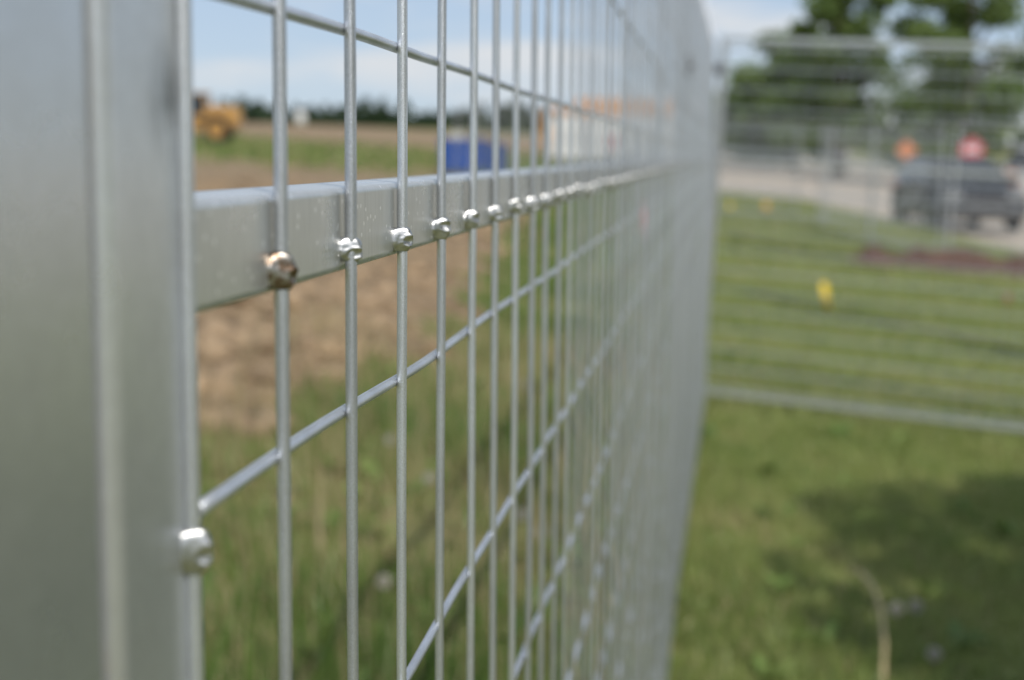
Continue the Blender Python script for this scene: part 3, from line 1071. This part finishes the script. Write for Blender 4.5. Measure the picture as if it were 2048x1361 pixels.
M['redlens'] = simple('red_lens', (0.35, 0.012, 0.012), 0.2, 0, 0.1)
M['darkgrey'] = simple('dark_grey_plastic', (0.06, 0.06, 0.062), 0.6, 0, 0.2)
M['rubble'] = simple('pale_rubble', (0.52, 0.50, 0.42), 0.9, 0, 0.3, 8, 0.5)

def wheel(parent, x, y, r, w, m_rim='steel'):
    e = mesh_obj('wheel', part_mesh('wheel', lambda bm: cyl_bm(bm, (0, 0, 0), r * 0.62, w * 0.86, 'X', 28)), M[m_rim], parent)
    e.location = (x, y, r)
    def tyre(bm):
        ring = [(-w / 2, r * 0.62), (-w / 2, r * 0.93), (-w * 0.36, r), (w * 0.36, r), (w / 2, r * 0.93), (w / 2, r * 0.62)]
        n = 32
        vv = [[bm.verts.new((px, pr * math.cos(6.28318 * k / n), pr * math.sin(6.28318 * k / n))) for px, pr in ring] for k in range(n)]
        for k in range(n):
            for i in range(len(ring)):
                j = (i + 1) % len(ring)
                bm.faces.new((vv[k][i], vv[k][j], vv[(k + 1) % n][j], vv[(k + 1) % n][i]))
        bmesh.ops.recalc_face_normals(bm, faces=bm.faces)
    part('tyre', M['rubber'], e, tyre, True)
    return e
def part_mesh(name, fn):
    bm = bmesh.new(); fn(bm)
    me = bpy.data.meshes.new(name); bm.to_mesh(me); bm.free()
    return me

def car(loc, rz, m, label, L=4.55, Wd=1.82, hgt=1.52, group=None, name='parked_car', pickup=False):
    """+y is the front of the car"""
    root = empty(name, (loc[0], loc[1], gz(*loc)), rz)
    hw, hl = Wd / 2, L / 2
    bel = 0.92 if not pickup else 1.05
    wy = hl - 0.85
    def arch(y0, r):
        return [(y0 + r * math.cos(a), 0.34 + r * math.sin(a)) for a in [R(d) for d in range(0, 181, 20)]]
    ra = 0.40
    prof = [(hl, 0.38), (hl - 0.02, 0.66), (hl - 0.22, 0.83), (hl - 1.10, bel), (-hl + 0.12, bel + 0.02), (-hl, 0.78), (-hl, 0.38), (-hl + 0.12, 0.24)]
    bottom = [(-wy - ra, 0.24)] + arch(-wy, ra)[::-1] + [(-wy + ra, 0.24)] + [(wy - ra, 0.24)] + arch(wy, ra)[::-1] + [(wy + ra, 0.24), (hl - 0.1, 0.26)]
    def body(bm):
        prism_bm(bm, prof + bottom, -hw, hw, lambda y, z: 0.10 * max(0, (abs(y) - hl + 0.5) / 0.5) ** 2 + (0.05 if z > bel - 0.1 else 0.0))
        es = [e for e in bm.edges if e.calc_face_angle(0) > 0.6]
        bmesh.ops.bevel(bm, geom=es, offset=0.085, segments=3, affect='EDGES')
    part('body', m, root, body)
    if pickup:
        cp = [(0.95, bel), (0.35, hgt), (-0.55, hgt), (-0.75, bel)]
    else:
        cp = [(hl - 1.15, bel - 0.02), (hl - 1.85, hgt - 0.04), (hl - 2.2, hgt), (-hl + 0.95, hgt - 0.02), (-hl + 0.22, bel)]
    ins = lambda y, z: 0.06 + 0.22 * (z - bel) / (hgt - bel)
    def cab(bm):
        prism_bm(bm, cp, -hw, hw, ins)
        bmesh.ops.bevel(bm, geom=[e for e in bm.edges if e.calc_face_angle(0) > 0.4], offset=0.07, segments=3, affect='EDGES')
    part('cabin', m, root, cab)
    # glass set 4 mm proud of the cabin skin
    def quad_pane(nm, P, nrm):
        def f(bm):
            n_ = Vector(nrm).normalized()
            a = [bm.verts.new(Vector(p) + n_ * 0.006) for p in P]
            b = [bm.verts.new(Vector(p) - n_ * 0.02) for p in P]
            bm.faces.new(a); bm.faces.new(b[::-1])
            for i in range(len(P)):
                j = (i + 1) % len(P)
                bm.faces.new((a[i], b[i], b[j], a[j]))
            bmesh.ops.recalc_face_normals(bm, faces=bm.faces)
        part(nm, M['glass'], root, f)
    def lerp(a, b, k): return a + (b - a) * k
    (y0, z0), (y1, z1) = cp[0], cp[1]
    xa, xb = hw - ins(y0, z0) - 0.10, hw - ins(y1, z1) - 0.10
    A = (lerp(y0, y1, 0.12), lerp(z0, z1, 0.12)); B = (lerp(y0, y1, 0.92), lerp(z0, z1, 0.92))
    quad_pane('windscreen', [(-xa, A[0], A[1]), (xa, A[0], A[1]), (xb, B[0], B[1]), (-xb, B[0], B[1])], (0, z1 - z0, y0 - y1))
    (y0, z0), (y1, z1) = cp[-1], cp[-2]
    A = (lerp(y0, y1, 0.15), lerp(z0, z1, 0.15)); B = (lerp(y0, y1, 0.9), lerp(z0, z1, 0.9))
    quad_pane('rear_window', [(-xa, A[0], A[1]), (xa, A[0], A[1]), (xb, B[0], B[1]), (-xb, B[0], B[1])], (0, -(z1 - z0), y1 - y0))
    zb, zt = bel + 0.06, hgt - 0.09
    kb, kt = 0.12, 0.86
    yf0 = lerp(cp[0][0], cp[1][0], 0.16); yf1 = lerp(cp[0][0], cp[1][0], 0.86)
    yr0 = lerp(cp[-1][0], cp[-2][0], 0.18); yr1 = lerp(cp[-1][0], cp[-2][0], 0.86)
    ym = (yf1 + yr1) / 2
    for s in (-1, 1):
        xo = lambda z: s * (hw - ins(0, z))
        segs = [(yf0, ym + 0.04, yf1, ym + 0.04), (ym - 0.04, yr0, ym - 0.04, yr1)] if not pickup else [(yf0, yr0, yf1, yr1)]
        for (b0, b1, t0, t1) in segs:
            quad_pane('side_window', [(xo(zb), b0, zb), (xo(zb), b1, zb), (xo(zt), t1, zt), (xo(zt), t0, zt)], (s, 0, 0.25))
        part('headlight', M['lamp'], root, lambda bm: box_bm(bm, (s * (hw - 0.32), hl - 0.10, 0.70), (0.36, 0.16, 0.14), 0.03))
        part('tail_light', M['redlens'], root, lambda bm: box_bm(bm, (s * (hw - 0.20), -hl + 0.05, 0.80), (0.24, 0.14, 0.18), 0.03))
        part('mirror', m, root, lambda bm: box_bm(bm, (s * (hw + 0.06), cp[0][0] - 0.35, bel + 0.06), (0.20, 0.10, 0.13), 0.03))
        for y in (wy, -wy):
            wheel(root, s * (hw - 0.12), y, 0.335, 0.21)
    part('grille', M['darkgrey'], root, lambda bm: box_bm(bm, (0, hl - 0.045, 0.60), (0.80, 0.12, 0.16), 0.02))
    part('front_bumper', M['darkgrey'], root, lambda bm: box_bm(bm, (0, hl - 0.06, 0.38), (Wd * 0.84, 0.18, 0.16), 0.04))
    part('rear_bumper', M['darkgrey'], root, lambda bm: box_bm(bm, (0, -hl + 0.05, 0.42), (Wd * 0.86, 0.16, 0.16), 0.04))
    tag(root, label, 'car' if not pickup else 'pickup', group)
    return root
car((4.85, 31.0), R(180 + 6), M['carblack'], 'dark car parked on the pale gravel beyond the soil ridge', L=4.5, hgt=1.46)
car((10.6, 52.0), R(60), M['white'], 'white pickup parked under the leafy trees beyond the dark car', L=5.4, Wd=1.95, hgt=1.85, name='parked_pickup', pickup=True)

def van(loc, rz, label):
    root = empty('parked_van', (loc[0], loc[1], gz(*loc)), rz)
    prof = [(2.4, 0.35), (2.42, 0.95), (1.65, 1.15), (1.15, 2.05), (-2.4, 2.1), (-2.45, 0.35)]
    def body(bm):
        prism_bm(bm, prof, -0.95, 0.95, lambda y, z: 0.10 * max(0, z - 1.0))
        bmesh.ops.bevel(bm, geom=list(bm.edges), offset=0.06, segments=2, affect='EDGES')
    part('body', M['white'], root, body)
    part('windscreen', M['glass'], root, lambda bm: box_bm(bm, (0, 1.43, 1.6), (1.5, 0.04, 0.75), 0, Matrix.Rotation(R(29), 4, 'X')))
    for s in (-1, 1):
        part('side_window', M['glass'], root, lambda bm: box_bm(bm, (s * 0.88, 0.75, 1.55), (0.05, 0.7, 0.5), 0.02))
        part('headlight', M['lamp'], root, lambda bm: box_bm(bm, (s * 0.65, 2.4, 0.85), (0.3, 0.1, 0.2), 0.02))
        for y in (1.5, -1.5):
            wheel(root, s * 0.86, y, 0.34, 0.22)
    tag(root, label, 'van')
van((9.0, 120.0), R(176), 'white van far back beneath the row of trees')

# road signs
def sign(loc, zc, rad, sides, m, label, rz, bar=None):
    z0 = gz(*loc)
    root = empty('road_sign', (loc[0], loc[1], z0), rz)
    part('post', M['steel'], root, lambda bm: box_bm(bm, (0, 0.03, (zc + rad * 0.4 - z0) / 2), (0.06, 0.04, zc + rad * 0.4 - z0), 0.006))
    def face(bm):
        bmesh.ops.create_cone(bm, cap_ends=True, segments=sides, radius1=rad, radius2=rad, depth=0.012,
                              matrix=Matrix.Translation((0, 0, zc - z0)) @ Matrix.Rotation(R(90), 4, 'X') @ Matrix.Rotation(R(180 / sides if sides == 8 else 0), 4, 'Z'))
    f = part('sign_face', m, root, face)
    if bar:
        part('pale_bar', M['white'], f, lambda bm: box_bm(bm, (0, -0.010, zc - z0), bar, 0))
    tag(root, label, 'road sign')
sign((8.2, 50.0), 1.55, 0.40, 8, M['red'], 'red eight-sided road sign with pale middle standing behind the dark car', 0, (0.46, 0.006, 0.15))
sign((7.3, 60.0), 1.55, 0.44, 4, M['orange'], 'orange diamond road sign beside the red sign', 0)
def barrel(loc, label):
    root = empty('traffic_drum', (loc[0], loc[1], gz(*loc)))
    part('drum', M['orange'], root, lambda bm: cyl_bm(bm, (0, 0, 0.55), 0.29, 0.9, 'Z', 24, 0.23), True)
    part('base', M['rubber'], root, lambda bm: cyl_bm(bm, (0, 0, 0.05), 0.36, 0.1, 'Z', 24))
    for z in (0.45, 0.80):
        part('stripe', M['white'], root, lambda bm: cyl_bm(bm, (0, 0, z), 0.287 - 0.06 * (z - 0.1), 0.11, 'Z', 24, 0.280 - 0.06 * (z - 0.1)), True)
    tag(root, label, 'traffic drum')
barrel((9.6, 51.0), 'orange traffic drum between the red sign and the white pickup')

# blue skip with rubble
def skip():
    x, y = -7.72, 44.0
    root = empty('skip_bin', (x, y, gz(x, y)), R(6))
    def shell(bm):
        w, d, h_ = 0.62, 1.5, 1.0
        o = [(-w, -d), (w, -d), (w, d), (-w, d)]
        # open box with sloped ends and thick walls
        def ringv(k, z, t): return [bm.verts.new((px * k * (1 - t), py * (1 - t), z)) for px, py in o]
        a = ringv(0.86, 0.08, 0); b = ringv(1.0, h_, 0); c = ringv(0.95, h_, 0.04); d_ = ringv(0.80, 0.14, 0.04)
        # lowered middle of the near side is a notch cut by shorter walls
        for lo, hi in ((a, b), (b, c), (c, d_)):
            for i in range(4):
                j = (i + 1) % 4
                bm.faces.new((lo[i], lo[j], hi[j], hi[i]))
        bm.faces.new(a[::-1]); bm.faces.new(d_)
        bmesh.ops.recalc_face_normals(bm, faces=bm.faces)
    part('shell', M['blue'], root, shell)
    part('rim', M['blue'], root, lambda bm: [box_bm(bm, (0, s * 1.5, 1.0), (1.32, 0.08, 0.08), 0.01) for s in (-1, 1)] + [box_bm(bm, (s * 0.62, 0, 1.0), (0.08, 2.92, 0.08), 0.01) for s in (-1, 1)])
    for k in (-0.4, 0.0, 0.4):
        part('rib', M['blue'], root, lambda bm: box_bm(bm, (k, -1.53, 0.55), (0.07, 0.06, 0.82), 0.01))
    tag(root, 'blue steel skip with pale rubble standing on the field', 'skip')
    def heap(bm):
        bmesh.ops.create_icosphere(bm, subdivisions=3, radius=1.0)
        for v_ in bm.verts:
            k = 1 + 0.3 * noise.noise(v_.co * 2.2)
            v_.co = Vector((v_.co.x * 0.26 * k, v_.co.y * 0.6 * k, v_.co.z * 0.34 * k))
    h_ = part('rubble_heap', M['rubble'], None, heap, True, (x - 0.16, y - 0.5, gz(x, y) + 0.92))
    tag(h_, 'pale lumpy rubble heaped inside the blue skip', 'rubble')
skip()
# second lower blue box beside it
def crate():
    x, y = -6.95, 45.0
    root = empty('storage_box', (x, y, gz(x, y)), R(-4))
    M['blue2'] = paint('faded_blue_paint', (0.01, 0.07, 0.28), 0.8, 0.0)
    part('body', M['blue2'], root, lambda bm: box_bm(bm, (0, 0, 0.47), (0.55, 1.2, 0.9), 0.02))
    part('lid', M['blue2'], root, lambda bm: box_bm(bm, (0, 0, 0.95), (0.60, 1.28, 0.07), 0.02))
    tag(root, 'faded blue storage box beside the blue skip', 'storage box')
crate()

# white cargo trailer with red marking
def trailer():
    x, y = -4.3, 62.0
    root = empty('cargo_trailer', (x, y, gz(x, y)), R(3))
    part('body', M['white'], root, lambda bm: box_bm(bm, (0, 0, 1.28), (5.6, 2.1, 1.75), 0.05))
    for k in range(7):
        part('side_rib', M['white'], root, lambda bm: box_bm(bm, (-2.6 + 0.87 * k, -1.055, 1.28), (0.05, 0.03, 1.66), 0.005))
    part('red_stripe', M['red'], root, lambda bm: box_bm(bm, (-0.25, -1.058, 1.1), (0.34, 0.012, 0.55), 0))
    part('skirt', M['darkgrey'], root, lambda bm: box_bm(bm, (0, 0, 0.42), (5.4, 1.9, 0.12), 0.01))
    for s in (-1, 1):
        for k in (-0.4, 0.4):
            w = wheel(root, 0, 0, 0.32, 0.2)
            w.rotation_euler = (0, 0, R(90)); w.location = (k, s * 1.0, 0.32)
    part('drawbar', M['darkgrey'], root, lambda bm: box_bm(bm, (3.2, 0, 0.42), (1.2, 0.1, 0.1), 0.01))
    tag(root, 'white box trailer with a small red mark standing beyond the skip', 'trailer')
trailer()

# wheel loader, yellow; and an orange digger behind the trailer
def loader(loc, rz, m, label, sc=1.0):
    root = empty('wheel_loader', (loc[0], loc[1], gz(*loc)), rz)
    root.scale = (sc, sc, sc)
    part('engine_hood', M[m], root, lambda bm: box_bm(bm, (0, -1.75, 1.55), (1.7, 2.1, 1.15), 0.10, None, (0.88, 0.92)))
    part('chassis', M[m], root, lambda bm: box_bm(bm, (0, 0, 0.95), (1.2, 5.0, 0.5), 0.05))
    cab = part('cab', M[m], root, lambda bm: [box_bm(bm, (sx * 0.72, -0.15 + sy * 0.62, 2.15), (0.1, 0.1, 1.3), 0.01) for sx in (-1, 1) for sy in (-1, 1)] + [box_bm(bm, (0, -0.15, 2.84), (1.65, 1.5, 0.12), 0.04), box_bm(bm, (0, -0.15, 1.45), (1.6, 1.4, 0.3), 0.03)])
    for s in (-1, 1):
        part('side_pane', M['glass'], cab, lambda bm: box_bm(bm, (s * 0.70, -0.15, 2.18), (0.02, 1.16, 1.14), 0))
    part('front_pane', M['glass'], cab, lambda bm: box_bm(bm, (0, 0.45, 2.18), (1.36, 0.02, 1.14), 0))
    part('rear_pane', M['glass'], cab, lambda bm: box_bm(bm, (0, -0.75, 2.18), (1.36, 0.02, 1.14), 0))
    part('exhaust', M['darkgrey'], root, lambda bm: cyl_bm(bm, (0.45, -1.4, 2.35), 0.06, 0.6, 'Z', 12))
    for s in (-1, 1):
        part('lift_arm', M[m], root, lambda bm: prism_bm(bm, [(0.6, 1.55), (0.75, 1.85), (2.1, 1.25), (2.9, 0.55), (2.7, 0.40), (1.9, 0.95)], s * 0.5 - 0.08, s * 0.5 + 0.08))
        for y in (1.35, -1.45):
            wheel(root, s * 0.95, y, 0.74, 0.5, m)
            part('mudguard', M[m], root, lambda bm: box_bm(bm, (s * 0.95, y, 1.58), (0.5, 1.2, 0.06), 0.02))
    def bucket(bm):
        prism_bm(bm, [(2.6, 1.05), (2.75, 0.25), (3.0, 0.08), (3.75, 0.05), (3.75, 0.10), (3.05, 0.16), (2.85, 0.30), (2.72, 1.05)], -1.25, 1.25)
        for s in (-1, 1):
            prism_bm(bm, [(2.62, 1.03), (2.77, 0.27), (3.0, 0.10), (3.72, 0.08), (3.1, 0.9)], s * 1.28 - 0.03, s * 1.28 + 0.03)
    part('bucket', M[m], root, bucket)
    tag(root, label, 'wheel loader')
loader((-22.9, 62.0), R(100), 'yellow', 'yellow wheel loader standing on the bare field', 0.74)
def tipper(loc, rz, label):
    root = empty('tipper_truck', (loc[0], loc[1], gz(*loc)), rz)
    part('chassis', M['darkgrey'], root, lambda bm: box_bm(bm, (0, -0.4, 0.85), (0.9, 6.6, 0.3), 0.03))
    cab = part('cab', M['orange'], root, lambda bm: box_bm(bm, (0, 2.75, 1.75), (2.2, 1.5, 1.7), 0.12, None, (0.93, 0.86)))
    part('windscreen', M['glass'], cab, lambda bm: box_bm(bm, (0, 3.46, 2.1), (1.8, 0.06, 0.7), 0.01, Matrix.Rotation(R(-6), 4, 'X')))
    for s in (-1, 1):
        part('side_window', M['glass'], cab, lambda bm: box_bm(bm, (s * 1.06, 2.8, 2.1), (0.06, 0.8, 0.6), 0.01))
        part('headlight', M['lamp'], root, lambda bm: box_bm(bm, (s * 0.8, 3.50, 1.1), (0.3, 0.08, 0.18), 0.02))
        for y in (2.6, -1.6, -2.9):
            wheel(root, s * 0.98, y, 0.5, 0.32)
    def tub(bm):
        prism_bm(bm, [(1.8, 1.1), (1.85, 3.05), (-3.7, 2.95), (-3.7, 1.1)], -1.2, 1.2)
        bmesh.ops.bevel(bm, geom=list(bm.edges), offset=0.04, segments=2, affect='EDGES')
    body = part('tipper_body', M['orange'], root, tub)
    for s in (-1, 1):
        for k in range(6):
            part('rib', M['orange'], body, lambda bm: box_bm(bm, (s * 1.23, -3.4 + k * 1.0, 2.0), (0.08, 0.09, 1.7), 0.01))
    tag(root, label, 'truck')
M['orange_truck'] = paint('faded_orange', (0.72, 0.36, 0.13), 0.6, 0.0)
_o, M['orange'] = M['orange'], M['orange_truck']
tipper((-4.9, 69.0), R(93), 'orange tipper truck showing above the white box trailer')
M['orange'] = _o

# water tank far off
def tank():
    x, y = -66.0, 226.0
    root = empty('storage_tank', (x, y, gz(x, y)))
    part('shell', M['white'], root, lambda bm: cyl_bm(bm, (0, 0, 1.0), 0.75, 2.0, 'Z', 24), True)
    part('roof', M['white'], root, lambda bm: cyl_bm(bm, (0, 0, 2.18), 0.78, 0.36, 'Z', 24, 0.15), True)
    tag(root, 'small pale storage tank before the skyline wood', 'tank')
tank()

# ------------------------------------------------------------------ marker flags, dark lawn lines, stalk, dandelions
def flag(loc, m, w, h_, lean, rz, label, group=None):
    z = gz(*loc)
    root = empty('marker_flag', (loc[0], loc[1], z), rz)
    root.rotation_euler = (0, lean, rz)
    vs, fs = tube_path([(0, 0, -0.02), (0, 0, h_ * 0.5), (0.004, 0, h_)], [0.003] * 3, 6)
    mesh_obj('wire_stem', merge('wire_stem', [(vs, fs)]), M['steel'], root)
    def cloth(bm):
        n = 6; rows = []
        for k in range(n + 1):
            u = k / n
            yb = 0.02 * math.sin(u * 5)
            rows.append([[bm.verts.new((w * u, yb + s * 0.0012, h_ * (1 - 0.04 * u) - dz)) for s in (-1, 1)] for dz in (0, h_ * 0.78)])
        for k in range(n):
            a, b = rows[k], rows[k + 1]
            bm.faces.new((a[0][0], b[0][0], b[1][0], a[1][0])); bm.faces.new((a[0][1], a[1][1], b[1][1], b[0][1]))
            bm.faces.new((a[0][0], a[0][1], b[0][1], b[0][0])); bm.faces.new((a[1][0], b[1][0], b[1][1], a[1][1]))
        for e in (rows[0], rows[-1]):
            bm.faces.new((e[0][0], e[1][0], e[1][1], e[0][1]))
        bmesh.ops.recalc_face_normals(bm, faces=bm.faces)
    part('flag_cloth', M[m], root, cloth, True)
    tag(root, label, 'marker flag', group)
M['flag_yellow'] = simple('flag_yellow', (0.78, 0.58, 0.03), 0.6, 0, 0.08)
M['flag_orange'] = simple('flag_orange', (0.60, 0.36, 0.08), 0.6, 0, 0.08)
M['flag_red'] = simple('flag_red', (0.42, 0.13, 0.08), 0.6, 0, 0.08)
M['flag_pink'] = simple('flag_pink', (0.85, 0.16, 0.22), 0.6, 0, 0.08)
flag((0.99, 12.17), 'flag_yellow', 0.055, 0.31, R(-12), R(10), 'bright yellow marker flag leaning on the lawn behind the corner panel')
flag((0.93, 30.6), 'flag_orange', 0.13, 0.26, R(3), R(0), 'orange yellow marker flag on the far lawn before the gravel')
flag((0.22, 30.8), 'flag_yellow', 0.08, 0.20, R(3), R(0), 'small yellow marker flag on the far lawn nearest the fence corner')
flag((2.82, 14.3), 'flag_red', 0.04, 0.15, R(4), R(0), 'small dull red marker flag on the lawn before the soil ridge')
flag((-1.02, 19.0), 'flag_pink', 0.12, 0.62, R(9), R(0), 'pink marker flag in the rough grass seen through the mesh')

M['lawn_line'] = simple('dark_line', (0.02, 0.03, 0.024), 0.6, 0, 0.2)
def lawn_line(pts, label):  # a dark line across the lawn, modelled as a thin tube in the turf
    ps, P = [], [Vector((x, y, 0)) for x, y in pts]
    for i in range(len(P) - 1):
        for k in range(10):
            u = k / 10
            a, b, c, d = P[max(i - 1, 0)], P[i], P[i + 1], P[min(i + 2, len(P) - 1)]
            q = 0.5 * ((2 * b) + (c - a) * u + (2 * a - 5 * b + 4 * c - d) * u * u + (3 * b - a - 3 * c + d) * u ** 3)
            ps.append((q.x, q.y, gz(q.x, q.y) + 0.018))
    o = mesh_obj('lawn_line', merge('lawn_line', [tube_path(ps, [0.028] * len(ps), 8)]), M['lawn_line'])
    tag(o, label, 'lawn_line')
lawn_line([(0.35, 13.6), (0.89, 12.76), (1.64, 11.56), (2.26, 10.46), (3.3, 9.2)], 'dark line lying on the lawn past the yellow marker flag')
lawn_line([(0.2, 22.6), (0.6, 21.95), (1.3, 21.0), (1.97, 20.04), (2.3, 19.7)], 'dark line on the far lawn running up to the soil ridge')

M['straw'] = simple('dry_stalk', (0.46, 0.37, 0.20), 0.8, 0, 0.15, 30)
stalk = [(0.50, 4.02, 0.10), (0.525, 3.9, 0.13), (0.545, 3.75, 0.13), (0.552, 3.6, 0.11), (0.545, 3.45, 0.07), (0.53, 3.32, 0.02), (0.52, 3.26, -0.02)]
stalk = [(x, y, gz(x, y) + z) for x, y, z in stalk]
tag(mesh_obj('dry_stalk', merge('dry_stalk', [tube_path(stalk, [0.004, 0.0055, 0.006, 0.006, 0.006, 0.006, 0.006], 8)]), M['straw']),
    'bent straw-coloured dry stalk arching over the lawn', 'dry stalk')

M['puff'] = simple('seed_fluff', (0.42, 0.40, 0.34), 0.9, 0, 0.08)
M['stem'] = simple('flower_stem', (0.16, 0.20, 0.06), 0.7, 0, 0.15)
def puff_mesh(seed):
    g = np.random.default_rng(seed)
    n = 130
    d = g.normal(0, 1, (n, 3)); d /= np.linalg.norm(d, axis=1)[:, None]
    vs, fs = [], []
    for v_ in d:
        v_ = Vector(v_); u = v_.orthogonal().normalized(); w = v_.cross(u)
        b = len(vs)
        tip = v_ * 0.019
        vs += [tuple(v_ * 0.003), tuple(tip + u * 0.003), tuple(tip - u * 0.0015 + w * 0.0026), tuple(tip - u * 0.0015 - w * 0.0026)]
        fs += [(b, b + 1, b + 2), (b, b + 2, b + 3), (b, b + 3, b + 1), (b + 1, b + 3, b + 2)]
    me = bpy.data.meshes.new('seed_head'); me.from_pydata(vs, [], fs)
    me.materials.append(M['puff'])
    return me
PUFF = puff_mesh(3)
def dandelion(x, y, h_, label):
    root = empty('dandelion_clock', (x, y, gz(x, y)))
    pts = [(0, 0, -0.01), (0.006, 0.003, h_ * 0.5), (0.012, 0.0, h_)]
    mesh_obj('stem', merge('stem', [tube_path(pts, [0.0025, 0.002, 0.002], 6)]), M['stem'], root)
    o = mesh_obj('seed_head', PUFF, None, root)
    o.location = (0.012, 0, h_ + 0.008)
    tag(root, label, 'dandelion', 'dandelion clocks in the grass')
ROUGH = [(-1.12, 4.95, 0.17, 'dandelion clock in rough grass, the one closest to the bare soil'),
         (-0.76, 3.3, 0.15, 'dandelion clock low in the dry stalks, the one closest to the welded panel'),
         (-0.88, 4.5, 0.15, 'small dandelion clock beside the one closest to the bare soil'),
         (-0.50, 4.05, 0.16, 'taller dandelion clock of the close pair in rough grass'),
         (-0.43, 4.0, 0.12, 'shorter dandelion clock of the close pair in rough grass'),
         (-0.80, 6.4, 0.17, 'dandelion clock farthest along the rough grass strip')]
LAWN = [(0.60, 3.78, 0.06, 'left one of the twin dandelion clocks beside the dry stalk'),
        (0.655, 3.80, 0.07, 'dandelion clock of the twin pair that stands away from the dry stalk'),
        (0.66, 3.46, 0.04, 'lone low dandelion clock past the dry stalk root')]
LAWN[0] = LAWN[0][:3] + ('dandelion clock of the twin pair that touches the dry stalk side',)
for a in ROUGH + LAWN:
    dandelion(*a)
